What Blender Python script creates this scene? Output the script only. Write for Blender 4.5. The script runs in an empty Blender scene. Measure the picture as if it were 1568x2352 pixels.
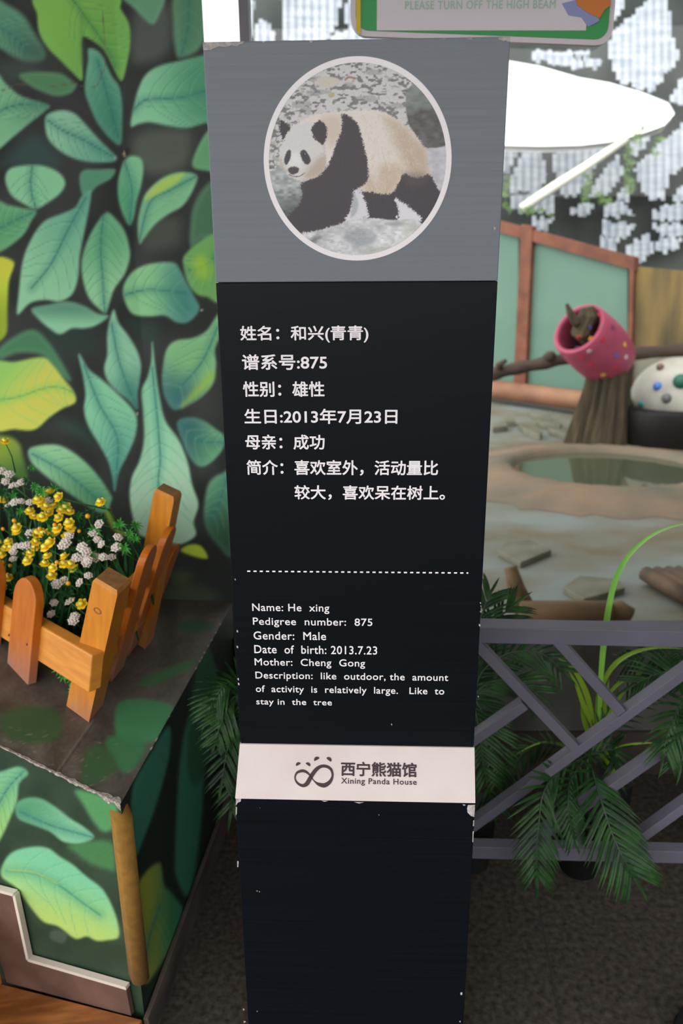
import bpy, math, random
import numpy as np
from mathutils import Vector, Matrix

random.seed(7)
rng = np.random.default_rng(7)
scene = bpy.context.scene
col = scene.collection

# ------------------------------------------------------------------ camera, sky, exposure
F = 1818.0; PITCH = 0.3131; ROLL = 0.0075; H = 1.45
CAM = Vector((0, 0, H))
cam_d = bpy.data.cameras.new('camera'); cam = bpy.data.objects.new('camera', cam_d); col.objects.link(cam)
cam_d.sensor_fit = 'VERTICAL'; cam_d.sensor_height = 36; cam_d.sensor_width = 24
cam_d.lens = F / 2352 * 36; cam_d.clip_start = 0.02
cam.matrix_world = Matrix.Translation(CAM) @ Matrix.Rotation(math.pi / 2 - PITCH, 4, 'X') @ Matrix.Rotation(-ROLL, 4, 'Z')
cam_d.dof.use_dof = True; cam_d.dof.focus_distance = 1.23; cam_d.dof.aperture_fstop = 4.0
scene.camera = cam

world = bpy.data.worlds.new('sky'); scene.world = world; world.use_nodes = True
wt = world.node_tree; wt.nodes.clear()
wo = wt.nodes.new('ShaderNodeOutputWorld'); bg = wt.nodes.new('ShaderNodeBackground')
tc = wt.nodes.new('ShaderNodeTexCoord'); dp = wt.nodes.new('ShaderNodeVectorMath'); dp.operation = 'DOT_PRODUCT'
mr = wt.nodes.new('ShaderNodeMapRange')
wt.links.new(tc.outputs['Generated'], dp.inputs[0]); dp.inputs[1].default_value = Vector((-0.76, -0.56, 0.36)).normalized()
wt.links.new(dp.outputs['Value'], mr.inputs['Value'])
mr.inputs['From Min'].default_value = -0.15; mr.inputs['From Max'].default_value = 1.0
mr.inputs['To Min'].default_value = 0.35; mr.inputs['To Max'].default_value = 5.7
bg.inputs[0].default_value = (1.0, 0.985, 0.975, 1)
sx = wt.nodes.new('ShaderNodeSeparateXYZ'); m2 = wt.nodes.new('ShaderNodeMapRange'); ad = wt.nodes.new('ShaderNodeMath')
wt.links.new(tc.outputs['Generated'], sx.inputs[0]); wt.links.new(sx.outputs['Y'], m2.inputs['Value'])
m2.inputs['From Min'].default_value = 0.3; m2.inputs['From Max'].default_value = 0.95; m2.inputs['To Max'].default_value = 1.0
wt.links.new(mr.outputs['Result'], ad.inputs[0]); wt.links.new(m2.outputs['Result'], ad.inputs[1])
wt.links.new(ad.outputs[0], bg.inputs['Strength']); wt.links.new(bg.outputs[0], wo.inputs[0])

scene.view_settings.view_transform = 'Standard'; scene.view_settings.look = 'None'
scene.view_settings.gamma = 1; scene.view_settings.use_curve_mapping = False
scene.view_settings.exposure = 0.0
scene.cycles.use_denoising = True

# ------------------------------------------------------------------ photo geometry helpers
CT, ST = math.cos(PITCH), math.sin(PITCH)
CR, SR = math.cos(ROLL), math.sin(ROLL)
def ray(u, v):
    xr = (u - 784) / F; yr = (1176 - v) / F
    x = CR * xr + SR * yr; y = -SR * xr + CR * yr
    return Vector((x, CT + y * ST, -ST + y * CT))
def on_z(u, v, z):
    d = ray(u, v); return CAM + d * ((z - H) / d.z)
def on_y(u, v, y):
    d = ray(u, v); return CAM + d * (y / d.y)
def on_plane(u, v, p, n):
    d = ray(u, v); return CAM + d * ((p - CAM).dot(n) / d.dot(n))
def proj_np(P):
    X = P[:, 0]; Y = P[:, 1]; Z = P[:, 2] - H
    zc = np.maximum(Y * CT - Z * ST, 0.05); yc = Y * ST + Z * CT
    x = F * X / zc; y = F * yc / zc
    return 784 + CR * x - SR * y, 1176 - (SR * x + CR * y)

def lin(c):
    c = np.asarray(c, float) / 255.0
    return np.where(c <= 0.04045, c / 12.92, ((c + 0.055) / 1.055) ** 2.4)

# ------------------------------------------------------------------ materials
MATS = {}
def nodes_mat(name):
    m = bpy.data.materials.new(name); m.use_nodes = True
    nt = m.node_tree; b = nt.nodes['Principled BSDF']
    MATS[name] = m
    return m, nt, b
def mat(name, rgb, rough=0.5, k=1.0, var=0.0, scale=(20, 20, 20), rgb2=None, spec=0.5, bump=0.0, metal=0.0, detail=4, w=(0.35, 0.65)):
    """plain colour, or a noise mix of two colours in object space"""
    if name in MATS: return MATS[name]
    m, nt, b = nodes_mat(name)
    c1 = np.clip(lin(rgb) * k, 0, 0.92)
    b.inputs['Roughness'].default_value = rough; b.inputs['Metallic'].default_value = metal
    b.inputs['Specular IOR Level'].default_value = spec
    b.inputs['Base Color'].default_value = (*c1, 1)
    if rgb2 is not None or bump:
        t = nt.nodes.new('ShaderNodeTexCoord'); mp = nt.nodes.new('ShaderNodeMapping'); nz = nt.nodes.new('ShaderNodeTexNoise')
        nt.links.new(t.outputs['Object'], mp.inputs[0]); mp.inputs['Scale'].default_value = scale
        nt.links.new(mp.outputs[0], nz.inputs['Vector']); nz.inputs['Scale'].default_value = 1; nz.inputs['Detail'].default_value = detail
        if rgb2 is not None:
            r = nt.nodes.new('ShaderNodeValToRGB'); c2 = np.clip(lin(rgb2) * k, 0, 0.92)
            r.color_ramp.elements[0].position = w[0]; r.color_ramp.elements[1].position = w[1]
            r.color_ramp.elements[0].color = (*c1, 1); r.color_ramp.elements[1].color = (*c2, 1)
            nt.links.new(nz.outputs['Fac'], r.inputs[0]); nt.links.new(r.outputs[0], b.inputs['Base Color'])
        if bump:
            bp = nt.nodes.new('ShaderNodeBump'); bp.inputs['Strength'].default_value = bump; bp.inputs['Distance'].default_value = 0.01
            nt.links.new(nz.outputs['Fac'], bp.inputs['Height']); nt.links.new(bp.outputs[0], b.inputs['Normal'])
    return m
def paint_mat(name, rough=0.6, spec=0.3):
    m, nt, b = nodes_mat(name)
    a = nt.nodes.new('ShaderNodeVertexColor'); a.layer_name = 'Col'
    nt.links.new(a.outputs['Color'], b.inputs['Base Color']); b.inputs['Roughness'].default_value = rough
    b.inputs['Specular IOR Level'].default_value = spec
    return m

# ------------------------------------------------------------------ mesh helpers
class MB:
    def __init__(s): s.v = []; s.f = []; s.mi = []
    def add(s, vs, fs, mi=0):
        o = len(s.v); s.v += [Vector(p) for p in vs]; s.f += [[i + o for i in f] for f in fs]; s.mi += [mi] * len(fs); return s
    def hexa(s, b, t, mi=0):
        """b, t: 4 corners each"""
        s.add(list(b) + list(t), [(3, 2, 1, 0), (4, 5, 6, 7), (0, 1, 5, 4), (1, 2, 6, 5), (2, 3, 7, 6), (3, 0, 4, 7)], mi); return s
    def box(s, c, e1, e2, e3, mi=0):
        c, e1, e2, e3 = map(Vector, (c, e1, e2, e3))
        q = [(-1, -1), (1, -1), (1, 1), (-1, 1)]
        return s.hexa([c - e3 + e1 * a + e2 * b for a, b in q], [c + e3 + e1 * a + e2 * b for a, b in q], mi)
    def tube(s, pts, rad, n=8, mi=0, cap=True, rough=0.0, sq=1.0, up=None):
        pts = [Vector(p) for p in pts]
        if not hasattr(rad, '__len__'): rad = [rad] * len(pts)
        rings = []; u = None
        for i, p in enumerate(pts):
            t = (pts[min(i + 1, len(pts) - 1)] - pts[max(i - 1, 0)]).normalized()
            if u is None:
                a = Vector(up) if up else (Vector((0, 0, 1)) if abs(t.z) < 0.9 else Vector((1, 0, 0)))
                u = (a - t * a.dot(t)).normalized()
            else: u = (u - t * u.dot(t)).normalized()
            w = t.cross(u)
            rings.append([p + (u * math.cos(2 * math.pi * k / n) * sq + w * math.sin(2 * math.pi * k / n)) * rad[i] * (1 + rough * random.uniform(-1, 1)) for k in range(n)])
        vs = [q for r in rings for q in r]
        fs = [(i * n + k, i * n + (k + 1) % n, (i + 1) * n + (k + 1) % n, (i + 1) * n + k) for i in range(len(pts) - 1) for k in range(n)]
        if cap: fs += [tuple(range(n))[::-1], tuple((len(pts) - 1) * n + k for k in range(n))]
        return s.add(vs, fs, mi)
    def prism(s, poly, ext, mi=0):
        """closed polygon (3D points) extruded by vector ext"""
        n = len(poly); poly = [Vector(p) for p in poly]; ext = Vector(ext)
        return s.add(poly + [p + ext for p in poly], [tuple(range(n))[::-1], tuple(range(n, 2 * n))] + [(i, (i + 1) % n, n + (i + 1) % n, n + i) for i in range(n)], mi)
    def sphere(s, c, r, n=12, m=8, sc=(1, 1, 1), mi=0, jit=0):
        c = Vector(c); vs = [c + Vector((0, 0, r * sc[2]))]
        for j in range(1, m):
            for k in range(n):
                a, b = math.pi * j / m, 2 * math.pi * k / n; q = r * (1 + jit * random.uniform(-1, 1))
                vs.append(c + Vector((q * sc[0] * math.sin(a) * math.cos(b), q * sc[1] * math.sin(a) * math.sin(b), q * sc[2] * math.cos(a))))
        vs.append(c - Vector((0, 0, r * sc[2]))); L = len(vs) - 1
        fs = [(0, 1 + k, 1 + (k + 1) % n) for k in range(n)]
        for j in range(m - 2):
            for k in range(n): fs.append((1 + j * n + k, 1 + (j + 1) * n + k, 1 + (j + 1) * n + (k + 1) % n, 1 + j * n + (k + 1) % n))
        fs += [(L, 1 + (m - 2) * n + (k + 1) % n, 1 + (m - 2) * n + k) for k in range(n)]
        return s.add(vs, fs, mi)
    def build(s, name, mats, parent=None, smooth=False, bevel=0.0):
        org = parent['_o'] if parent else None
        if org is None:
            zs = [p.z for p in s.v]
            org = Vector((sum(p.x for p in s.v) / len(s.v), sum(p.y for p in s.v) / len(s.v), min(zs)))
        else: org = Vector(org)
        me = bpy.data.meshes.new(name); me.from_pydata([p - org for p in s.v], [], s.f)
        for m in (mats if isinstance(mats, (list, tuple)) else [mats]): me.materials.append(m)
        me.polygons.foreach_set('material_index', s.mi)
        if smooth: me.polygons.foreach_set('use_smooth', [True] * len(me.polygons))
        me.update()
        o = bpy.data.objects.new(name, me); col.objects.link(o); o['_o'] = tuple(org)
        if parent: o.parent = parent
        else: o.location = org
        if bevel:
            b = o.modifiers.new('bevel', 'BEVEL'); b.width = bevel; b.segments = 2; b.limit_method = 'ANGLE'
        return o
def tag(o, label=None, cat=None, group=None, kind=None):
    if label: o['label'] = label
    if cat: o['category'] = cat
    if group: o['group'] = group
    if kind: o['kind'] = kind
    return o
def thing(name, loc, label, cat, group=None):
    o = bpy.data.objects.new(name, None); o.empty_display_size = 0.05; col.objects.link(o); o.location = loc; o['_o'] = tuple(loc)
    return tag(o, label, cat, group)
def copy_thing(r, loc, rot=None, label=None, sc=1.0):
    c = r.copy(); col.objects.link(c); c.location = loc
    if rot: c.rotation_euler = rot
    c.scale = (sc, sc, sc)
    if label: c['label'] = label
    for ch in list(r.children):
        d = ch.copy(); col.objects.link(d); d.parent = c
        for g in list(ch.children):
            e = g.copy(); col.objects.link(e); e.parent = d
    return c

# ------------------------------------------------------------------ numpy painter for the painted / printed surfaces
def catmull(P, closed=True, sub=6):
    P = np.asarray(P, float); n = len(P); out = []
    rg = range(n) if closed else range(n - 1)
    for i in rg:
        if closed: a, b, c, d = P[i - 1], P[i], P[(i + 1) % n], P[(i + 2) % n]
        else: a, b, c, d = P[max(i - 1, 0)], P[i], P[i + 1], P[min(i + 2, n - 1)]
        for k in range(sub):
            t = k / sub
            out.append(0.5 * (2 * b + (c - a) * t + (2 * a - 5 * b + 4 * c - d) * t * t + (3 * b - a - 3 * c + d) * t ** 3))
    if not closed: out.append(P[-1])
    return np.array(out)
def vnoise(shape, cell, seed):
    r = np.random.default_rng(seed); cy, cx = (cell if hasattr(cell, '__len__') else (cell, cell))
    h, w = shape; g = r.random((int(h / cy) + 3, int(w / cx) + 3))
    y = np.arange(h) / cy; x = np.arange(w) / cx; yi = y.astype(int); xi = x.astype(int)
    fy = (y - yi)[:, None]; fx = (x - xi)[None]; fy = fy * fy * (3 - 2 * fy); fx = fx * fx * (3 - 2 * fx)
    a = g[yi][:, xi]; b = g[yi][:, xi + 1]; c = g[yi + 1][:, xi]; d = g[yi + 1][:, xi + 1]
    return (a * (1 - fx) + b * fx) * (1 - fy) + (c * (1 - fx) + d * fx) * fy
def sstep(a, b, x):
    t = np.clip((x - a) / (b - a), 0, 1); return t * t * (3 - 2 * t)
class Canvas:
    """image in source coordinates (x0,y0)-(x1,y1) with s samples per unit; colours are sRGB 0-255"""
    def __init__(s, x0, y0, x1, y1, sc, base):
        s.x0, s.y0, s.sc = x0, y0, sc; s.w = int((x1 - x0) * sc); s.h = int((y1 - y0) * sc)
        s.img = np.zeros((s.h, s.w, 3)) + np.asarray(base, float)
        s.X, s.Y = np.meshgrid(x0 + np.arange(s.w) / sc, y0 + np.arange(s.h) / sc)
        s.dx = np.zeros_like(s.X); s.dy = np.zeros_like(s.X)
    def _box(s, pts, m):
        a = np.floor((pts.min(0) - m - (s.x0, s.y0)) * s.sc).astype(int); b = np.ceil((pts.max(0) + m - (s.x0, s.y0)) * s.sc).astype(int) + 1
        return slice(max(a[1], 0), min(max(b[1], 0), s.h)), slice(max(a[0], 0), min(max(b[0], 0), s.w))
    def sdf(s, pts, sl, closed=True):
        X = s.X[sl] + s.dx[sl]; Y = s.Y[sl] + s.dy[sl]; d2 = np.full(X.shape, 1e12); ins = np.zeros(X.shape, bool)
        n = len(pts)
        for i in range(n if closed else n - 1):
            ax, ay = pts[i]; bx, by = pts[(i + 1) % n]; ex, ey = bx - ax, by - ay; L = ex * ex + ey * ey + 1e-9
            t = np.clip(((X - ax) * ex + (Y - ay) * ey) / L, 0, 1)
            d2 = np.minimum(d2, (X - ax - t * ex) ** 2 + (Y - ay - t * ey) ** 2)
            if closed and ay != by: ins ^= ((ay > Y) != (by > Y)) & (X < (bx - ax) * (Y - ay) / (by - ay) + ax)
        d = np.sqrt(d2); return np.where(ins, -d, d) if closed else d
    def fill(s, poly, c, soft=4, smooth=True, alpha=1.0, c2=None, g=None):
        pts = catmull(poly) if smooth else np.asarray(poly, float)
        sl = s._box(pts, soft + 20)
        if sl[0].start >= sl[0].stop or sl[1].start >= sl[1].stop: return None
        d = s.sdf(pts, sl); a = sstep(soft, -soft, d) * alpha; cc = np.asarray(c, float) + np.zeros(d.shape + (3,))
        if c2 is not None:
            (gx0, gy0), (gx1, gy1) = g; t = ((s.X[sl] - gx0) * (gx1 - gx0) + (s.Y[sl] - gy0) * (gy1 - gy0)) / ((gx1 - gx0) ** 2 + (gy1 - gy0) ** 2)
            t = sstep(0, 1, t)[..., None]; cc = cc * (1 - t) + np.asarray(c2, float) * t
        s.img[sl] = s.img[sl] * (1 - a[..., None]) + cc * a[..., None]
        return sl, a, d
    def stroke(s, line, w, c, soft=3, alpha=1.0, mask=None, smooth=True, taper=False):
        pts = catmull(line, False) if smooth else np.asarray(line, float)
        if mask is None: sl = s._box(pts, w + soft + 4)
        else: sl = mask[0]
        if sl[0].start >= sl[0].stop or sl[1].start >= sl[1].stop: return
        d = s.sdf(pts, sl, False); a = sstep(w / 2 + soft, w / 2 - soft, d) * alpha
        if mask is not None: a = a * mask[1]
        s.img[sl] = s.img[sl] * (1 - a[..., None]) + np.asarray(c, float) * a[..., None]
    def sample(s, x, y):
        fx = np.clip((x - s.x0) * s.sc, 0, s.w - 1.001); fy = np.clip((y - s.y0) * s.sc, 0, s.h - 1.001)
        xi = fx.astype(int); yi = fy.astype(int); a = (fx - xi)[:, None]; b = (fy - yi)[:, None]; I = s.img
        return (I[yi, xi] * (1 - a) + I[yi, xi + 1] * a) * (1 - b) + (I[yi + 1, xi] * (1 - a) + I[yi + 1, xi + 1] * a) * b
def set_cols(o, rgb, k=1.0):
    a = o.data.color_attributes.new('Col', 'FLOAT_COLOR', 'POINT')
    L = np.ones((len(rgb), 4)); L[:, :3] = np.clip(lin(np.clip(rgb, 0, 255)) * k, 0, 0.92)
    a.data.foreach_set('color', L.astype(np.float32).ravel())
def grid(name, pt, na, nb, material, parent=None, keep=None, smooth=False):
    """pt(a,b) -> array of points for a,b in 0..1"""
    A, B = np.meshgrid(np.linspace(0, 1, na), np.linspace(0, 1, nb)); P = pt(A.ravel(), B.ravel())
    i = np.arange((na - 1) * (nb - 1)); r = i // (na - 1); c = i % (na - 1); a = r * na + c
    Fc = np.stack([a, a + 1, a + 1 + na, a + na], 1)
    if keep is not None:
        k = keep(P); Fc = Fc[k[Fc].all(1)]
        used = np.unique(Fc); m = np.full(len(P), -1); m[used] = np.arange(len(used)); P = P[used]; Fc = m[Fc]
    if parent: org = np.array(parent['_o'])
    else: org = np.array([P[:, 0].mean(), P[:, 1].mean(), P[:, 2].min()])
    me = bpy.data.meshes.new(name); me.vertices.add(len(P)); me.vertices.foreach_set('co', (P - org).astype(np.float32).ravel())
    me.loops.add(Fc.size); me.loops.foreach_set('vertex_index', Fc.astype(np.int32).ravel())
    me.polygons.add(len(Fc)); me.polygons.foreach_set('loop_start', np.arange(0, Fc.size, 4, dtype=np.int32))
    me.update(calc_edges=True); me.validate(); me.materials.append(material)
    if smooth: me.polygons.foreach_set('use_smooth', [True] * len(me.polygons))
    o = bpy.data.objects.new(name, me); col.objects.link(o); o['_o'] = tuple(org)
    if parent: o.parent = parent
    else: o.location = org
    return o, P

# ------------------------------------------------------------------ floor
FL = mat('granite_floor', (44, 39, 34), 0.8, 1.0, spec=0.12, rgb2=(80, 73, 65), scale=(75, 75, 75), detail=6, w=(0.3, 0.75))
mb = MB(); mb.add([(-40, -40, 0), (40, -40, 0), (40, 2.0, 0), (-40, 2.0, 0)], [(0, 1, 2, 3)])
fl = mb.build('floor', FL); fl['kind'] = 'structure'
mb = MB(); mb.box((0, -14, 1.3), (30, 0, 0), (0, 0.15, 0), (0, 0, 1.3)); mb.build('added_wall_front', mat('grey_render', (120, 122, 118), 0.9))['kind'] = 'structure'  # unseen wall added behind the camera to shift the horizon reflected in the glass

LZ = 0.54                                   # top of the painted ledge
# ------------------------------------------------------------------ painted wall
wb = on_z(507, 1386, LZ); wc = on_z(380, 1398, LZ)
wdir = Vector((wb.x - wc.x, wb.y - wc.y, 0)).normalized(); wn = Vector((wdir.y, -wdir.x, 0))
w_edge = on_plane(466, 48, wb, wn); w_corner = on_plane(286, 300, wb, wn); 
CEIL = 2.75
ldir = Matrix.Rotation(math.radians(9), 3, 'Z') @ wdir

Z1 = 540 / 1568
mural = Canvas(0, 0, 540, 1460, 0.6, (46, 50, 48))
n1 = vnoise((mural.h, mural.w), 40, 1)[..., None]
mural.img += (n1 - 0.5) * 24
def V1(p): return [(x * Z1, y * Z1) for x, y in p]
def V2(p): return [(x * Z1, 700 + y * Z1) for x, y in p]
def blob(cv, pts, c, soft=22, alpha=0.6): cv.fill(pts, c, soft, True, alpha)
def leaf(cv, pts, c1, c2=None, g=None, rib=None, soft=5.0, ribc=(52, 120, 112), nv=6, ribw=3, vein=0.55, shade=True, rim=0.16):
    r = cv.fill(pts, c1, soft, True, 1.0, c2, g)
    if r is None: return
    sl, a, d = r
    wdt = max(8.0, -d.min())
    e = sstep(-wdt * 0.55, 0, d) * a * rim                       # pale airbrushed rim
    cv.img[sl] = cv.img[sl] * (1 - e[..., None]) + np.array((170, 215, 190.)) * e[..., None]
    if rib is not None:
        R = catmull(rib, False, 8)
        cv.stroke(rib, ribw * 6, ribc, ribw * 4, 0.35, (sl, a))
        cv.stroke(rib, ribw, ribc, 2.0, 0.8, (sl, a))
        n = len(R)
        for k in range(1, nv + 1):
            i = int(n * k / (nv + 1.5)); t = R[min(i + 1, n - 1)] - R[max(i - 1, 0)]; t = t / (np.hypot(*t) + 1e-9)
            for sd in (-1, 1):
                q = np.array((-t[1], t[0])) * sd; L = wdt * 1.5
                p0 = R[i]; p1 = p0 + (q * 0.55 + t * 0.35) * L * 0.5; p2 = p0 + (q * 0.85 + t * 0.85) * L * 0.75
                cv.stroke([p0, p1, p2], 1.4, ribc, 1.8, vein * 0.75, (sl, a))
                off = t * 4.5
                cv.stroke([p0 + off, p1 + off, p2 + off], 2.5, (175, 225, 175), 3.5, vein * 0.35, (sl, a))
G1 = (118, 186, 145); G2 = (96, 168, 132)
# soft background patches
for p, c in ((V1([(950, 0), (1130, 60), (1120, 350), (900, 420), (870, 200)]), (112, 122, 112)), (V1([(950, 880), (1250, 870), (1240, 1090), (1000, 1160), (880, 1010)]), (108, 122, 104)),
             (V1([(0, 400), (250, 430), (200, 560), (0, 520)]), (70, 92, 78)), (V1([(300, 580), (560, 600), (600, 740), (350, 730)]), (62, 62, 66)),
             (V1([(170, 930), (260, 910), (360, 1010), (400, 1090), (300, 1130), (100, 1110), (0, 1090)]), (52, 90, 88)),
             (V2([(380, 770), (540, 800), (640, 960), (560, 920), (430, 830)]), (48, 84, 68)), (V2([(860, 100), (1040, 130), (1030, 240), (980, 250), (900, 180)]), (46, 78, 64)),
             (V1([(1000, 1480), (1200, 1450), (1180, 1640), (960, 1660)]), (92, 98, 84)),
             (V2([(250, 150), (560, 160), (640, 300), (520, 330), (330, 290)]), (40, 66, 56)), (V2([(0, 860), (330, 850), (560, 940), (300, 940)]), (36, 44, 34))):
    blob(mural, p, c)
leaf(mural, V1([(-60, 0), (60, 40), (160, 110), (230, 220), (300, 340), (280, 400), (180, 410), (80, 370), (0, 320), (-60, 300)]), (96, 160, 126), (72, 112, 92), (V1([(0, 150)])[0], V1([(280, 380)])[0]), V1([(-60, 150), (60, 220), (180, 330)]), soft=9)
leaf(mural, V1([(1170, -30), (1155, 150), (1165, 300), (1200, 385), (1350, 290), (1380, -30)]), (88, 140, 106), soft=8, rib=V1([(1260, -20), (1250, 200), (1210, 360)]), nv=4, vein=0.3)
leaf(mural, V1([(820, -30), (900, 60), (1010, 160), (1060, 100), (1085, -30)]), (104, 160, 124), soft=6)
leaf(mural, V1([(130, 500), (250, 480), (400, 490), (480, 540), (510, 570), (470, 620), (380, 640), (280, 610), (200, 570)]), (86, 142, 98), soft=6)
leaf(mural, V1([(255, -30), (248, 100), (262, 220), (320, 320), (400, 400), (480, 480), (548, 535), (548, 400), (548, 255), (600, 262), (690, 330), (745, 430), (790, 520), (820, 530), (848, 420), (868, 290), (860, 160), (805, 60), (760, -30)]), (140, 204, 92), (118, 184, 86), (V1([(300, 100)])[0], V1([(780, 420)])[0]), V1([(480, -10), (560, 100), (700, 300), (770, 440)]), soft=4, rim=0.05, ribc=(70, 140, 84))
mural.stroke(V1([(548, 100), (545, 260), (548, 420)]), 6, (92, 140, 80), 10, 0.5)
leaf(mural, V1([(590, 325), (650, 340), (690, 390), (740, 500), (795, 580), (815, 700), (815, 820), (805, 960), (740, 930), (650, 820), (595, 700), (565, 600), (575, 480), (588, 400)]), (106, 182, 146), (70, 142, 116), (V1([(620, 350)])[0], V1([(800, 900)])[0]), V1([(650, 400), (710, 620), (790, 920)]), nv=5, vein=0.35)
leaf(mural, V1([(-60, 480), (40, 560), (140, 640), (320, 700), (300, 740), (200, 820), (80, 920), (-10, 1000), (-60, 1030)]), (128, 196, 146), (96, 158, 122), (V1([(0, 760)])[0], V1([(300, 700)])[0]), V1([(-60, 780), (20, 730), (150, 695), (310, 700)]), soft=5)
leaf(mural, V1([(300, 800), (330, 755), (420, 735), (500, 760), (570, 830), (650, 920), (740, 1010), (780, 1055), (740, 1080), (600, 1080), (480, 1050), (380, 990), (315, 910)]), (146, 206, 170), (100, 172, 144), (V1([(380, 820)])[0], V1([(740, 1050)])[0]), V1([(315, 800), (420, 870), (560, 935), (760, 1050)]))
leaf(mural, V1([(35, 1200), (60, 1130), (150, 1105), (280, 1105), (390, 1150), (435, 1220), (400, 1290), (320, 1350), (240, 1392), (160, 1360), (75, 1300)]), (138, 208, 158), rib=V1([(215, 1105), (203, 1250), (240, 1390)]), nv=4)
leaf(mural, V1([(530, 1185), (560, 1135), (650, 1130), (765, 1130), (740, 1190), (650, 1240), (600, 1290), (550, 1300)]), (88, 152, 120), soft=5, rim=0.08)
leaf(mural, V1([(-60, 1350), (60, 1370), (160, 1390), (240, 1410), (210, 1470), (160, 1560), (80, 1630), (0, 1680), (-60, 1700)]), (98, 170, 116), rib=V1([(-60, 1560), (60, 1490), (220, 1415)]), nv=4)
leaf(mural, V1([(118, 2095), (122, 1980), (150, 1750), (205, 1600), (290, 1480), (400, 1430), (500, 1385), (545, 1310), (605, 1275), (592, 1400), (562, 1550), (532, 1700), (520, 1850), (482, 1960), (400, 2010), (300, 2000), (200, 2022)]), (144, 208, 162), (104, 176, 146), (V1([(260, 1900)])[0], V1([(580, 1380)])[0]), V1([(570, 1320), (450, 1540), (340, 1760), (210, 1920)]))
leaf(mural, V1([(705, 1420), (770, 1460), (830, 1540), (860, 1640), (865, 1720), (830, 1830), (760, 1930), (720, 2050), (700, 2085), (650, 2050), (590, 1980), (552, 1860), (545, 1750), (570, 1640), (620, 1530)]), (104, 178, 128), (148, 212, 158), (V1([(600, 1600)])[0], V1([(720, 1950)])[0]), V1([(690, 1425), (672, 1650), (685, 1880), (700, 2080)]), nv=8)
leaf(mural, V1([(830, 1070), (880, 1040), (940, 1060), (955, 1130), (940, 1240), (910, 1340), (890, 1450), (862, 1500), (820, 1430), (790, 1330), (785, 1230), (800, 1150)]), (122, 192, 146), (86, 170, 122), (V1([(930, 1100)])[0], V1([(800, 1350)])[0]), V1([(830, 1080), (880, 1260), (865, 1480)]), nv=4, vein=0.3)
leaf(mural, V1([(930, 1620), (918, 1500), (940, 1380), (980, 1280), (1080, 1190), (1200, 1150), (1310, 1170), (1290, 1260), (1220, 1370), (1120, 1430), (1030, 1500), (960, 1590)]), (126, 192, 142), rib=V1([(930, 1600), (1000, 1350), (1130, 1270), (1300, 1180)]), nv=3, vein=0.3)
mural.fill(V1([(970, 1330), (1000, 1270), (1100, 1190), (1220, 1155), (1190, 1210), (1080, 1280)]), (178, 208, 92), 6, True, 0.85)
leaf(mural, V1([(872, 838), (890, 720), (920, 600), (970, 500), (1060, 440), (1200, 405), (1350, 370), (1440, 360), (1440, 825), (1370, 820), (1250, 852), (1130, 840), (1000, 815), (930, 825)]), (134, 206, 160), (78, 152, 116), (V1([(980, 720)])[0], V1([(1400, 640)])[0]), V1([(895, 730), (960, 670), (1080, 658), (1230, 645), (1420, 590)]), nv=5)
leaf(mural, V1([(1285, 1110), (1310, 1000), (1380, 880), (1440, 870), (1440, 1140), (1390, 1140)]), (100, 164, 110), soft=5)
leaf(mural, V1([(1270, 1640), (1280, 1420), (1340, 1280), (1420, 1200), (1460, 1200), (1460, 1560), (1340, 1600)]), (72, 116, 84), soft=8)
leaf(mural, V1([(820, 1950), (840, 1870), (900, 1800), (1000, 1760), (1150, 1750), (1200, 1800), (1240, 1880), (1290, 1970), (1330, 2060), (1260, 2145), (1180, 2150), (1100, 2105), (1000, 2110), (900, 2100), (850, 2050)]), (136, 202, 142), (66, 132, 124), (V1([(960, 1950)])[0], V1([(1260, 1960)])[0]), V1([(835, 1965), (1000, 1932), (1240, 1955)]), nv=4)
leaf(mural, V1([(1220, 1740), (1250, 1680), (1330, 1610), (1420, 1560), (1470, 1560), (1470, 1990), (1380, 1980), (1310, 1960), (1250, 1880)]), (112, 172, 96), rib=V1([(1450, 1700), (1350, 1780), (1260, 1800)]), nv=4, rim=0.05)
mural.fill(V1([(1270, 1760), (1330, 1700), (1400, 1740), (1390, 1850), (1320, 1850)]), (160, 200, 66), 16, True, 0.8)
leaf(mural, V1([(-60, 1760), (90, 1745), (60, 1880), (50, 2050), (40, 2230), (-60, 2250)]), (206, 222, 70), (150, 176, 50), (V1([(0, 1800)])[0], V1([(40, 2150)])[0]), rim=0.0)
leaf(mural, V1([(210, 2060), (330, 2030), (450, 2010), (560, 2040), (650, 2090), (722, 2110), (640, 2170), (560, 2190), (480, 2190), (400, 2228), (330, 2190), (260, 2130)]), (92, 150, 122), (142, 206, 166), (V1([(450, 2040)])[0], V1([(450, 2180)])[0]), rib=None)
leaf(mural, V2([(0, 290), (120, 200), (230, 170), (330, 260), (420, 400), (470, 500), (420, 480), (340, 390), (270, 330), (120, 320), (0, 360)]), (72, 130, 92), soft=8)
leaf(mural, V2([(760, 35), (790, 120), (850, 200), (910, 300), (940, 400), (932, 500), (917, 600), (915, 695), (860, 640), (770, 570), (715, 500), (695, 420), (715, 330), (715, 200), (735, 90)]), (142, 204, 168), (72, 136, 120), (V2([(780, 380)])[0], V2([(900, 640)])[0]), V2([(745, 130), (800, 400), (915, 690)]), nv=5, vein=0.35)
leaf(mural, V2([(1460, 60), (1380, 170), (1290, 220), (1170, 240), (1110, 300), (1085, 420), (1080, 520), (1100, 620), (1160, 700), (1250, 670), (1350, 610), (1420, 520), (1440, 400), (1432, 300), (1465, 200)]), (126, 186, 128), (58, 108, 108), (V2([(1250, 360)])[0], V2([(1110, 610)])[0]), V2([(1450, 150), (1340, 390), (1150, 600)]), nv=5)
mural.fill(V2([(1300, 560), (1400, 450), (1420, 500), (1330, 600), (1210, 680)]), (160, 196, 76), 12, True, 0.75)
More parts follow.
